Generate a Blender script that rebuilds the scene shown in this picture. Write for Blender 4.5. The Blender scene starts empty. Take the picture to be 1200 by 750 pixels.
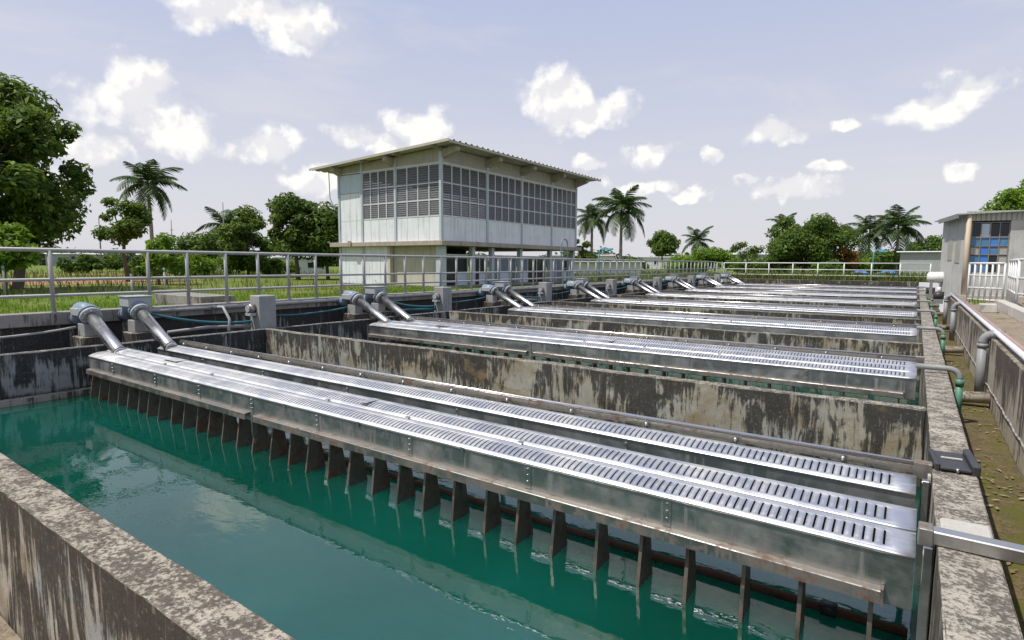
import bpy, math, random
import numpy as np
from mathutils import Vector, Matrix

random.seed(7)
RNG = np.random.default_rng(11)
scene = bpy.context.scene
COL = scene.collection

# ------------------------------------------------------------------ camera
F_PX, PITCH, ROLL, YAW = 672.2, 0.0987, 0.00523, 0.6125
CAM = Vector((0.0, 0.0, 1.0))
fw = Vector((-math.sin(YAW) * math.cos(PITCH), math.cos(YAW) * math.cos(PITCH), -math.sin(PITCH)))
rt = Vector((math.cos(YAW), math.sin(YAW), 0))
up = rt.cross(fw)
rt2 = rt * math.cos(ROLL) + up * math.sin(ROLL)
up2 = -rt * math.sin(ROLL) + up * math.cos(ROLL)
cd = bpy.data.cameras.new('camera')
cd.sensor_width = 36.0
cd.lens = F_PX / 1200 * 36.0
cd.clip_start = 0.05
cd.clip_end = 4000
cam = bpy.data.objects.new('camera', cd)
M = Matrix((rt2, up2, -fw)).transposed().to_4x4()
M.translation = CAM
cam.matrix_world = M
COL.objects.link(cam)
scene.camera = cam

def ray(px, py):
    return rt2 * (px - 600) + up2 * (375 - py) + fw * F_PX
def spot(px, depth, z=-0.1):
    """ground position at a given distance along the view, in the compass direction of an image column"""
    d = ray(px, 309)
    k = depth / F_PX
    return Vector((d.x * k, d.y * k, z))

# ------------------------------------------------------------------ light
SUN_TO = Vector((-0.30, -0.36, 0.88)).normalized()
sd = bpy.data.lights.new('sun', 'SUN')
sd.energy = 4.8
sd.angle = math.radians(0.5)
sd.color = (1.0, 0.955, 0.88)
sun = bpy.data.objects.new('sun', sd)
sun.rotation_euler = SUN_TO.to_track_quat('Z', 'Y').to_euler()
sun.location = (0, 0, 40)
COL.objects.link(sun)
scene.view_settings.view_transform = 'Standard'
scene.view_settings.look = 'None'
scene.view_settings.gamma = 1.0
scene.view_settings.exposure = 0.0

world = bpy.data.worlds.new('World')
scene.world = world
world.use_nodes = True

class NT:
    """tiny node-tree writer"""
    def __init__(self, tree):
        self.t = tree
        tree.nodes.clear()
    def n(self, kind, ins=None, **props):
        nd = self.t.nodes.new(kind)
        for k, v in props.items():
            setattr(nd, k, v)
        if ins:
            for k, v in ins.items():
                s = nd.inputs[k]
                if hasattr(v, 'is_linked') or isinstance(v, bpy.types.NodeSocket):
                    self.t.links.new(v, s)
                else:
                    s.default_value = v
        return nd
    def math(self, op, a, b=0.0, c=None, clamp=False):
        ins = {0: a, 1: b}
        if c is not None:
            ins[2] = c
        return self.n('ShaderNodeMath', ins, operation=op, use_clamp=clamp).outputs[0]
    def vmath(self, op, a, b=(0, 0, 0)):
        nd = self.n('ShaderNodeVectorMath', {0: a, 1: b}, operation=op)
        return nd.outputs['Value'] if op in ('LENGTH', 'DOT_PRODUCT') else nd.outputs[0]
    def mix(self, f, a, b, blend='MIX'):
        nd = self.n('ShaderNodeMix', None, data_type='RGBA', blend_type=blend)
        for idx, v in ((0, f), (6, a), (7, b)):
            s = nd.inputs[idx]
            if isinstance(v, bpy.types.NodeSocket):
                self.t.links.new(v, s)
            else:
                s.default_value = v if idx == 0 else (tuple(v) + (1.0,))[:4]
        return nd.outputs[2]
    def noise(self, vec, scale=5, detail=4, rough=0.55, dist=0.0):
        return self.n('ShaderNodeTexNoise', {'Vector': vec, 'Scale': scale, 'Detail': detail, 'Roughness': rough, 'Distortion': dist}).outputs[0]
    def ramp(self, f, stops):
        nd = self.n('ShaderNodeValToRGB', {0: f})
        els = nd.color_ramp.elements
        while len(els) < len(stops):
            els.new(0.5)
        for e, (p, c) in zip(els, stops):
            e.position = p
            c = (c, c, c) if isinstance(c, (int, float)) else c
            e.color = tuple(c) + (1.0,)
        return nd.outputs[0]
    def mapr(self, v, a, b, c=0.0, d=1.0, smooth=False):
        nd = self.n('ShaderNodeMapRange', {0: v, 1: a, 2: b, 3: c, 4: d})
        nd.interpolation_type = 'SMOOTHSTEP' if smooth else 'LINEAR'
        nd.clamp = True
        return nd.outputs[0]
    def scale(self, v, s):
        nd = self.n('ShaderNodeMapping', {'Vector': v})
        nd.inputs['Scale'].default_value = s
        return nd.outputs[0]

def build_world():
    w = NT(world.node_tree)
    tc = w.n('ShaderNodeTexCoord').outputs['Generated']
    sky = w.n('ShaderNodeTexSky', None, sky_type='NISHITA')
    sky.sun_disc = False
    sky.sun_elevation = math.asin(SUN_TO.z)
    sky.sun_rotation = math.atan2(SUN_TO.x, SUN_TO.y)
    sky.air_density = 1.0
    sky.dust_density = 2.5
    sky.ozone_density = 1.6
    sky.altitude = 0
    sep = w.n('ShaderNodeSeparateXYZ', {0: tc})
    zc = sep.outputs['Z']
    # milky tropical haze over the blue, the same in every compass direction
    hz = w.mix(w.mapr(zc, 0.0, 0.55, 0, 1, True), (8.1, 8.0, 8.55), (5.1, 5.85, 8.3))
    base = w.mix(0.82, sky.outputs[0], hz)
    # clouds: fair-weather cumulus, each a ragged puff at its own bearing and height
    n1 = w.n('ShaderNodeTexNoise', {'Vector': tc, 'Scale': 9.0, 'Detail': 3.0, 'Roughness': 0.55}).outputs[1]
    warp = w.vmath('SCALE', w.vmath('SUBTRACT', n1, (0.5, 0.5, 0.5)))
    warp.node.inputs['Scale'].default_value = 0.075
    n1b = w.n('ShaderNodeTexNoise', {'Vector': tc, 'Scale': 42.0, 'Detail': 3.0, 'Roughness': 0.55}).outputs[1]
    warpb = w.vmath('SCALE', w.vmath('SUBTRACT', n1b, (0.5, 0.5, 0.5)))
    warpb.node.inputs['Scale'].default_value = 0.03
    v = w.vmath('ADD', w.vmath('ADD', tc, warp), warpb)
    puffs = [(285, 8, 120, 40), (350, 26, 55, 30), (150, 112, 58, 42), (195, 145, 62, 32), (110, 178, 40, 18), (320, 170, 50, 22),
             (430, 168, 58, 22), (492, 146, 46, 30), (655, 118, 42, 40), (700, 132, 48, 24), (765, 178, 38, 15),
             (697, 190, 24, 11), (748, 214, 40, 12), (905, 158, 44, 17), (1110, 122, 70, 26), (1150, 104, 46, 18),
             (975, 196, 22, 9), (1128, 199, 22, 12), (875, 214, 20, 8), (925, 222, 60, 14), (370, 212, 46, 16), 
             (830, 187, 11, 10), (1000, 143, 14, 8), (60, 212, 60, 18), (800, 228, 30, 8)]
    # the same kind of sky goes on all round, outside the picture
    for i in range(22):
        a = random.uniform(0, 2 * math.pi)
        e = random.uniform(0.07, 0.75)
        puffs.append((a, e))
    dmin = None
    for p in puffs:
        if len(p) == 4:
            d = ray(p[0], p[1]).normalized()
            k = 1.0 / ray(p[0], p[1]).length
            hw, hh = p[2] * k * 0.97, p[3] * k * 1.02
        else:
            d = Vector((math.cos(p[0]) * math.cos(p[1]), math.sin(p[0]) * math.cos(p[1]), math.sin(p[1])))
            if (d - Vector((fw.x, fw.y, 0.3)).normalized()).length < 0.95:
                continue
            hw = random.uniform(0.04, 0.12)
            hh = hw * random.uniform(0.35, 0.55)
        az, el = math.atan2(d.y, d.x), math.asin(d.z)
        mp = w.n('ShaderNodeMapping', {'Vector': v}, vector_type='TEXTURE')
        mp.inputs['Location'].default_value = d
        mp.inputs['Rotation'].default_value = (0, -el, az)
        mp.inputs['Scale'].default_value = (1.0, hw, hh)
        L = w.vmath('LENGTH', mp.outputs[0])
        dmin = L if dmin is None else w.math('SMOOTH_MIN', dmin, L, 0.25)
    f1 = w.noise(tc, 22, 5, 0.52)
    f2 = w.noise(w.vmath('ADD', tc, tuple(SUN_TO * 0.012 + Vector((0, 0, 0.012)))), 22, 5, 0.52)
    body = w.math('ADD', w.math('SUBTRACT', 1.0, dmin), w.math('MULTIPLY', w.math('SUBTRACT', f1, 0.5), 1.55))
    mask = w.mapr(body, -0.04, 0.52, 0, 1, True)
    # thin veils
    veil = w.noise(w.scale(tc, (1.2, 1.2, 5.0)), 2.6, 5, 0.6, 0.4)
    veil = w.math('MULTIPLY', w.mapr(veil, 0.46, 0.75, 0, 1, True), 0.42)
    lit = w.mapr(w.math('SUBTRACT', f1, f2), -0.07, 0.08, 0.0, 1.0, True)
    thick = w.mapr(body, 0.1, 0.95, 0, 1, True)
    ccol = w.mix(lit, (8.5, 8.45, 8.75), (10.9, 10.6, 10.2))
    ccol = w.mix(w.math('MULTIPLY', thick, 0.35), ccol, (9.3, 9.1, 9.0))
    base = w.mix(veil, base, (7.6, 7.5, 7.8))
    mask = w.math('MULTIPLY', mask, w.mapr(lit, 0.0, 0.6, 0.88, 0.97))
    colr = w.mix(mask, base, ccol)
    bg = w.n('ShaderNodeBackground', {'Color': colr, 'Strength': 0.1})
    out = w.n('ShaderNodeOutputWorld', {0: bg.outputs[0]})
build_world()

# ------------------------------------------------------------------ materials
MATS = {}
def new_mat(name):
    m = bpy.data.materials.new(name)
    m.use_nodes = True
    MATS[name] = m
    t = NT(m.node_tree)
    return m, t
def finish(t, color, rough=0.6, metal=0.0, bump=None, bump_s=0.3, bump_d=0.01, spec=0.5, **extra):
    ins = {'Base Color': color if isinstance(color, bpy.types.NodeSocket) else tuple(color) + (1.0,), 'Roughness': rough, 'Metallic': metal, 'Specular IOR Level': spec}
    ins.update(extra)
    b = t.n('ShaderNodeBsdfPrincipled', ins)
    if bump is not None:
        bn = t.n('ShaderNodeBump', {'Strength': bump_s, 'Distance': bump_d, 'Height': bump})
        t.t.links.new(bn.outputs[0], b.inputs['Normal'])
    t.n('ShaderNodeOutputMaterial', {0: b.outputs[0]})

def mat_concrete(name, light, dark, streak=0.6, lichen=0.5, moss=None, moss_amt=0.0, fine=1.0, ochre=None, sag=1.0, topz=None, tide=None):
    m, t = new_mat(name)
    g = t.n('ShaderNodeNewGeometry')
    P, N = g.outputs['Position'], g.outputs['Normal']
    nz = t.math('ABSOLUTE', t.n('ShaderNodeSeparateXYZ', {0: N}).outputs['Z'])
    top = t.mapr(nz, 0.4, 0.8)
    big = t.noise(P, 0.9, 6, 0.6)
    med = t.noise(P, 5.0, 8, 0.65)
    fin = t.noise(P, 38.0 * fine, 6, 0.7)
    col = t.mix(t.mapr(big, 0.3, 0.7), light, tuple(0.72 * c for c in light))
    col = t.mix(t.mapr(med, 0.42, 0.68, 0, 0.55), col, tuple(0.5 * a + 0.5 * b for a, b in zip(light, dark)))
    # run-off streaks and blotches on the upright faces
    side = t.math('SUBTRACT', 1.0, top)
    hue = t.noise(t.scale(P, (1.0, 1.0, 1.6)), 1.7, 5, 0.6, 0.8)
    if ochre:
        col = t.mix(t.math('MULTIPLY', t.mapr(hue, 0.50, 0.66), side), col, ochre)
        col = t.mix(t.math('MULTIPLY', t.mapr(hue, 0.46, 0.33, 0, 0.8), side), col, (0.27, 0.29, 0.28))
    s1 = t.noise(t.scale(P, (3.2, 3.2, 0.6 * sag)), 1.0, 8, 0.68, 1.6)
    s2 = t.noise(t.scale(P, (19, 19, 1.0 * sag ** 1.3)), 1.0, 5, 0.65, 0.8)
    bl = t.noise(P, 1.15, 6, 0.62, 0.5)
    sm = t.math('ADD', t.math('ADD', t.math('MULTIPLY', s1, 0.40), t.math('MULTIPLY', s2, 0.28)), t.math('MULTIPLY', bl, 0.32))
    pz = t.n('ShaderNodeSeparateXYZ', {0: P}).outputs['Z']
    if topz is not None:   # run-off starts at the coping
        sm = t.math('ADD', sm, t.mapr(pz, topz - 0.62, topz, -0.025, 0.05))
    e0 = 0.565 - 0.13 * streak
    stk = t.math('MULTIPLY', t.mapr(sm, e0, e0 + 0.055, 0, 1, True), side)
    dv = t.math('ADD', t.math('MULTIPLY', t.noise(t.scale(P, (48, 48, 2.2)), 1.0, 6, 0.7, 0.6), 0.6), t.math('MULTIPLY', t.noise(P, 26, 6, 0.75), 0.4))
    darkv = t.mix(t.mapr(dv, 0.42, 0.66), dark, tuple(2.0 * c + 0.012 for c in dark))
    darkv = t.mix(t.mapr(dv, 0.62, 0.70, 0, 0.45), darkv, tuple(0.75 * c for c in light))
    col = t.mix(t.math('MULTIPLY', stk, 0.92), col, darkv)
    pale = t.mapr(t.noise(t.scale(P, (12, 12, 0.8 * sag ** 1.3)), 1.0, 6, 0.7, 0.9), 0.60, 0.70)
    pale = t.math('MULTIPLY', pale, side)
    col = t.mix(t.math('MULTIPLY', pale, 0.42), col, tuple(min(0.5, 1.15 * c) for c in light))
    crust = t.math('MULTIPLY', t.mapr(t.noise(P, 30, 5, 0.7), 0.57, 0.66), side)
    col = t.mix(t.math('MULTIPLY', crust, 0.35), col, tuple(0.8 * c for c in light))
    # lichen and black mould blotches on the tops
    l1 = t.mapr(t.math('ADD', t.math('MULTIPLY', fin, 0.55), t.math('MULTIPLY', t.noise(P, 7.0, 7, 0.7), 0.45)), 0.56 - 0.14 * lichen, 0.62 - 0.13 * lichen, 0, 1)
    l1 = t.math('MULTIPLY', l1, top)
    gr = t.noise(P, 130, 5, 0.75)
    col = t.mix(t.math('MULTIPLY', t.mapr(gr, 0.45, 0.62, 0, 0.45), top), col, tuple(0.45 * a + 0.3 * b for a, b in zip(light, dark)))
    col = t.mix(t.math('MULTIPLY', l1, 0.86), col, t.mix(t.mapr(t.noise(P, 70, 6, 0.75), 0.40, 0.64), tuple(1.2 * c for c in dark), tuple(3.4 * c + 0.02 for c in dark)))
    if moss:
        mm = t.mapr(t.noise(P, 2.3, 6, 0.65), 0.62 - 0.3 * moss_amt, 0.72 - 0.3 * moss_amt, 0, 0.85)
        col = t.mix(mm, col, moss)
    if tide is not None:   # algae line left by the water level
        tf = t.mapr(t.math('ADD', pz, t.math('MULTIPLY', t.math('SUBTRACT', med, 0.5), 0.16)), tide + 0.10, tide + 0.16, 0.85, 0.0)
        col = t.mix(tf, col, (0.022, 0.032, 0.016))
    h = t.math('ADD', t.math('MULTIPLY', fin, 0.5), med)
    finish(t, col, 0.9, 0, h, 0.55, 0.012, 0.25)
    return m

mat_concrete('concrete_wall', (0.44, 0.40, 0.33), (0.030, 0.025, 0.020), 0.75, 0.70, (0.16, 0.12, 0.06), -0.02, topz=-0.42)
mat_concrete('concrete_partition', (0.40, 0.37, 0.30), (0.020, 0.018, 0.016), 0.66, 0.75, (0.20, 0.14, 0.07), 0.02, sag=1.7, topz=-0.42, tide=-1.2, ochre=(0.24, 0.19, 0.11))
mat_concrete('concrete_black', (0.33, 0.33, 0.32), (0.015, 0.014, 0.013), 0.82, 0.8, topz=-0.42, tide=-1.2)
mat_concrete('concrete_near', (0.44, 0.39, 0.31), (0.022, 0.017, 0.013), 0.90, 0.76, (0.32, 0.15, 0.05), -0.14, ochre=(0.22, 0.17, 0.10), topz=-0.42)
mat_concrete('concrete_deck', (0.34, 0.32, 0.29), (0.06, 0.055, 0.05), 0.35, 0.4)
mat_concrete('concrete_retain', (0.45, 0.40, 0.32), (0.036, 0.028, 0.020), 0.66, 0.75, topz=-0.09)
mat_concrete('concrete_pier', (0.36, 0.36, 0.35), (0.10, 0.10, 0.10), 0.2, 0.3)
mat_concrete('channel_bed', (0.19, 0.135, 0.06), (0.030, 0.026, 0.012), 0.3, 0.80, (0.085, 0.085, 0.015), 0.45)
mat_concrete('paving', (0.33, 0.27, 0.20), (0.07, 0.055, 0.035), 0.3, 0.55, (0.10, 0.10, 0.04), 0.15)
mat_concrete('kerb', (0.55, 0.53, 0.48), (0.16, 0.14, 0.11), 0.2, 0.2)

def mat_steel(name, base, rough, stain=0.3, rust=0.0, dirt=(0.10, 0.085, 0.07), vertical=True):
    m, t = new_mat(name)
    g = t.n('ShaderNodeNewGeometry')
    P = g.outputs['Position']
    br = t.noise(t.scale(P, (2.0, 90, 90)), 1.0, 3, 0.6)
    sm = t.noise(P, 3.0, 6, 0.65)
    st = t.noise(t.scale(P, (16, 16, 0.9) if vertical else (3, 16, 16)), 1.0, 6, 0.65)
    col = t.mix(t.mapr(br, 0.35, 0.65), tuple(0.88 * c for c in base), base)
    smf = t.mapr(sm, 0.45, 0.75, 0, stain)
    col = t.mix(smf, col, dirt)
    stf = t.mapr(st, 0.55, 0.72, 0, stain)
    col = t.mix(stf, col, dirt)
    metal = t.math('SUBTRACT', 1.0, t.math('MULTIPLY', t.math('MAXIMUM', smf, stf), 0.7))
    if rust > 0:
        rf = t.mapr(t.noise(P, 6.0, 7, 0.7), 0.62 - 0.35 * rust, 0.72 - 0.35 * rust, 0, 0.9)
        col = t.mix(rf, col, (0.13, 0.07, 0.04))
        metal = t.math('MULTIPLY', metal, t.math('SUBTRACT', 1.0, rf))
    rg = t.math('ADD', rough, t.math('MULTIPLY', t.math('MAXIMUM', smf, stf), 0.5))
    rg = t.math('ADD', rg, t.math('MULTIPLY', t.math('SUBTRACT', sm, 0.5), 0.15))
    h = t.math('ADD', t.math('MULTIPLY', br, 0.08), t.noise(P, 4.0, 2, 0.5))
    finish(t, col, rg, metal, h, 0.12, 0.01)
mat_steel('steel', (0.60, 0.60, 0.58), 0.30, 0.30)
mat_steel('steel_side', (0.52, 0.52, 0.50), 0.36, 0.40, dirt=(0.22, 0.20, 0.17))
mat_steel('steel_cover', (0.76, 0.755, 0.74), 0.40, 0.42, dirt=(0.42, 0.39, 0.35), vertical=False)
mat_steel('steel_dirty', (0.42, 0.39, 0.35), 0.42, 0.7, 0.25)
mat_steel('steel_weir', (0.30, 0.27, 0.23), 0.5, 0.8, 0.35)
mat_steel('steel_tube', (0.72, 0.71, 0.69), 0.27, 0.12, vertical=False)
mat_steel('rusty_pipe', (0.12, 0.08, 0.06), 0.7, 0.8, 0.9)

def mat_paint(name, color, rough=0.5, wear=0.25, wear_col=None, streak=0.0, bump=0.1, metal=0.0):
    m, t = new_mat(name)
    P = t.n('ShaderNodeNewGeometry').outputs['Position']
    wc = wear_col or tuple(0.45 * c for c in color)
    a = t.noise(P, 2.2, 7, 0.65)
    b = t.noise(P, 19, 6, 0.7)
    f = t.mapr(t.math('ADD', t.math('MULTIPLY', a, 0.6), t.math('MULTIPLY', b, 0.4)), 0.48, 0.66, 0, wear)
    col = t.mix(f, color, wc)
    if streak:
        s = t.noise(t.scale(P, (9, 9, 0.5)), 1.0, 6, 0.65)
        col = t.mix(t.mapr(s, 0.52, 0.7, 0, streak), col, tuple(0.5 * c for c in wc))
    finish(t, col, rough, metal, b, bump, 0.004, 0.4)
mat_paint('rail_paint', (0.33, 0.33, 0.325), 0.45, 0.5, (0.22, 0.20, 0.185))
mat_paint('rail_white', (0.62, 0.62, 0.60), 0.5, 0.35, (0.35, 0.30, 0.25))
mat_paint('panel_white', (0.74, 0.77, 0.79), 0.5, 0.42, (0.46, 0.45, 0.41), 0.42)
mat_paint('panel_blue', (0.50, 0.60, 0.68), 0.55, 0.3, (0.40, 0.44, 0.46), 0.25)
mat_paint('band_beige', (0.42, 0.39, 0.33), 0.8, 0.5, (0.25, 0.23, 0.19), 0.35)
mat_paint('wall_yellow', (0.50, 0.47, 0.38), 0.85, 0.5, (0.30, 0.28, 0.22), 0.5)
mat_paint('column_paint', (0.47, 0.52, 0.55), 0.5, 0.4, (0.33, 0.36, 0.37), 0.2)
mat_paint('roof_sheet', (0.46, 0.43, 0.37), 0.55, 0.5, (0.30, 0.26, 0.2))
mat_paint('ledge', (0.40, 0.35, 0.29), 0.85, 0.6, (0.22, 0.16, 0.11), 0.5)
mat_paint('louvre', (0.13, 0.128, 0.125), 0.3, 0.4, (0.07, 0.068, 0.065))
mat_paint('frame_white', (0.60, 0.62, 0.62), 0.5, 0.3)
mat_paint('inside_shade', (0.05, 0.05, 0.05), 0.9, 0.2)  # near-black paint carrying the shade of the building interiors
mat_paint('door_blue', (0.15, 0.20, 0.25), 0.5, 0.4, (0.25, 0.28, 0.3))
mat_paint('pvc_grey', (0.25, 0.26, 0.265), 0.5, 0.6, (0.22, 0.19, 0.15), 0.5)
mat_paint('pvc_green', (0.10, 0.25, 0.17), 0.5, 0.4, (0.10, 0.18, 0.1), 0.2)
mat_paint('pipe_white', (0.60, 0.59, 0.63), 0.4, 0.5, (0.38, 0.32, 0.30))
mat_paint('pipe_red', (0.34, 0.22, 0.19), 0.5, 0.5, (0.22, 0.16, 0.14))
mat_paint('flange_blue', (0.19, 0.25, 0.31), 0.45, 0.5, (0.30, 0.30, 0.30))
mat_paint('box_grey', (0.36, 0.38, 0.39), 0.45, 0.4, (0.24, 0.22, 0.2))
mat_paint('hose_teal', (0.03, 0.15, 0.18), 0.45, 0.3, (0.1, 0.2, 0.22))
mat_paint('cable_grey', (0.32, 0.31, 0.30), 0.6, 0.3)
mat_paint('black_plastic', (0.035, 0.036, 0.038), 0.45, 0.3, (0.09, 0.085, 0.08))
mat_paint('bright_blue', (0.05, 0.20, 0.55), 0.5, 0.3, (0.4, 0.5, 0.6))
mat_paint('lamp_blue', (0.10, 0.42, 0.60), 0.45, 0.3)
mat_paint('tank_white', (0.70, 0.69, 0.66), 0.5, 0.3)
mat_paint('glass_blue', (0.07, 0.20, 0.36), 0.2, 0.35, (0.25, 0.38, 0.5))
mat_paint('glass_pale', (0.40, 0.38, 0.33), 0.3, 0.4, (0.25, 0.26, 0.25))
mat_paint('glass_dark', (0.02, 0.025, 0.03), 0.12, 0.2)
mat_paint('shed_wall', (0.48, 0.48, 0.45), 0.75, 0.5, (0.28, 0.26, 0.23), 0.5)
mat_paint('shed_sheet', (0.40, 0.42, 0.38), 0.5, 0.5, (0.28, 0.26, 0.2), 0.3)
mat_paint('downpipe', (0.50, 0.40, 0.29), 0.6, 0.4, (0.36, 0.29, 0.2))
mat_paint('far_white', (0.62, 0.62, 0.60), 0.7, 0.3, (0.4, 0.4, 0.38), 0.2)
mat_paint('far_grey', (0.36, 0.37, 0.37), 0.7, 0.3, (0.25, 0.25, 0.24), 0.2)
mat_paint('soil', (0.30, 0.15, 0.075), 0.95, 0.5, (0.20, 0.12, 0.06))
mat_paint('pole_grey', (0.22, 0.21, 0.20), 0.8, 0.3)

def mat_water():
    m, t = new_mat('water')
    P = t.n('ShaderNodeNewGeometry').outputs['Position']
    big = t.noise(P, 0.35, 4, 0.5)
    col = t.mix(t.mapr(big, 0.35, 0.65), (0.0015, 0.046, 0.030), (0.003, 0.074, 0.056))
    fleck = t.mapr(t.noise(P, 55, 2, 0.4), 0.80, 0.84, 0, 0.35)
    col = t.mix(fleck, col, (0.35, 0.42, 0.36))
    r1 = t.noise(t.scale(P, (1.0, 1.9, 1.0)), 3.2, 3, 0.5, 0.3)
    r2 = t.noise(t.scale(P, (1.0, 1.7, 1.0)), 11.0, 2, 0.5)
    calm = t.mapr(t.noise(P, 0.5, 2, 0.5), 0.35, 0.65, 0.35, 1.0)
    h = t.math('MULTIPLY', t.math('ADD', r1, t.math('MULTIPLY', r2, 0.22)), calm)
    finish(t, col, 0.02, 0.0, h, 0.12, 0.03, 0.5, **{'IOR': 1.75, 'Subsurface Weight': 1.0, 'Subsurface Radius': (0.5, 1.0, 1.0), 'Subsurface Scale': 1.6})
    for nd in m.node_tree.nodes:
        if nd.type == 'BSDF_PRINCIPLED': nd.subsurface_method = 'BURLEY'
mat_water()

def mat_ground():
    m, t = new_mat('grass_ground')
    P = t.n('ShaderNodeNewGeometry').outputs['Position']
    a = t.noise(P, 0.12, 5, 0.6)
    b = t.noise(P, 1.6, 7, 0.7)
    c = t.noise(P, 14, 5, 0.7)
    col = t.mix(t.mapr(b, 0.3, 0.7), (0.085, 0.155, 0.022), (0.16, 0.225, 0.035))
    col = t.mix(t.mapr(t.math('ADD', t.math('MULTIPLY', a, 0.6), t.math('MULTIPLY', b, 0.4)), 0.46, 0.58, 0, 0.8), col, (0.22, 0.185, 0.075))
    col = t.mix(t.mapr(c, 0.35, 0.65, 0, 0.5), col, (0.05, 0.095, 0.015))
    finish(t, col, 0.95, 0, t.math('ADD', b, t.math('MULTIPLY', c, 0.4)), 0.8, 0.12, 0.1)
mat_ground()

def mat_leaf(name, dark, mid, light, trans=0.35):
    m, t = new_mat(name)
    g = t.n('ShaderNodeNewGeometry')
    r = g.outputs['Random Per Island']
    col = t.ramp(r, [(0.0, dark), (0.5, mid), (0.92, light), (1.0, light)])
    big = t.noise(g.outputs['Position'], 0.7, 3, 0.5)
    col = t.mix(t.mapr(big, 0.35, 0.65, 0, 0.35), col, dark)
    p = t.n('ShaderNodeBsdfPrincipled', {'Base Color': col, 'Roughness': 0.55, 'Specular IOR Level': 0.22})
    tr = t.n('ShaderNodeBsdfTranslucent', {'Color': t.mix(0.5, col, tuple(1.5 * c for c in light))})
    mx = t.n('ShaderNodeMixShader', {0: trans, 1: p.outputs[0], 2: tr.outputs[0]})
    t.n('ShaderNodeOutputMaterial', {0: mx.outputs[0]})
mat_leaf('leaf_dark', (0.026, 0.058, 0.012), (0.062, 0.122, 0.018), (0.19, 0.27, 0.035), 0.33)
mat_leaf('leaf_mid', (0.035, 0.075, 0.014), (0.07, 0.135, 0.02), (0.16, 0.23, 0.035), 0.3)
mat_leaf('leaf_bright', (0.07, 0.14, 0.014), (0.13, 0.24, 0.02), (0.22, 0.33, 0.03), 0.35)
mat_leaf('leaf_palm', (0.022, 0.05, 0.012), (0.042, 0.082, 0.018), (0.09, 0.13, 0.03), 0.15)
mat_leaf('leaf_orange', (0.12, 0.07, 0.012), (0.24, 0.11, 0.02), (0.32, 0.18, 0.03), 0.3)
mat_leaf('leaf_dry', (0.12, 0.075, 0.03), (0.24, 0.17, 0.08), (0.40, 0.33, 0.2), 0.1)
mat_leaf('leaf_weed', (0.05, 0.09, 0.018), (0.12, 0.16, 0.03), (0.22, 0.23, 0.06), 0.3)
mat_leaf('leaf_far', (0.035, 0.065, 0.024), (0.055, 0.095, 0.032), (0.085, 0.13, 0.04), 0.2)
mat_paint('bark', (0.13, 0.10, 0.075), 0.95, 0.6, (0.05, 0.04, 0.03), 0.3, 0.6)
mat_paint('bark_palm', (0.27, 0.24, 0.20), 0.95, 0.6, (0.15, 0.12, 0.09), 0.1, 0.6)

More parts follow.
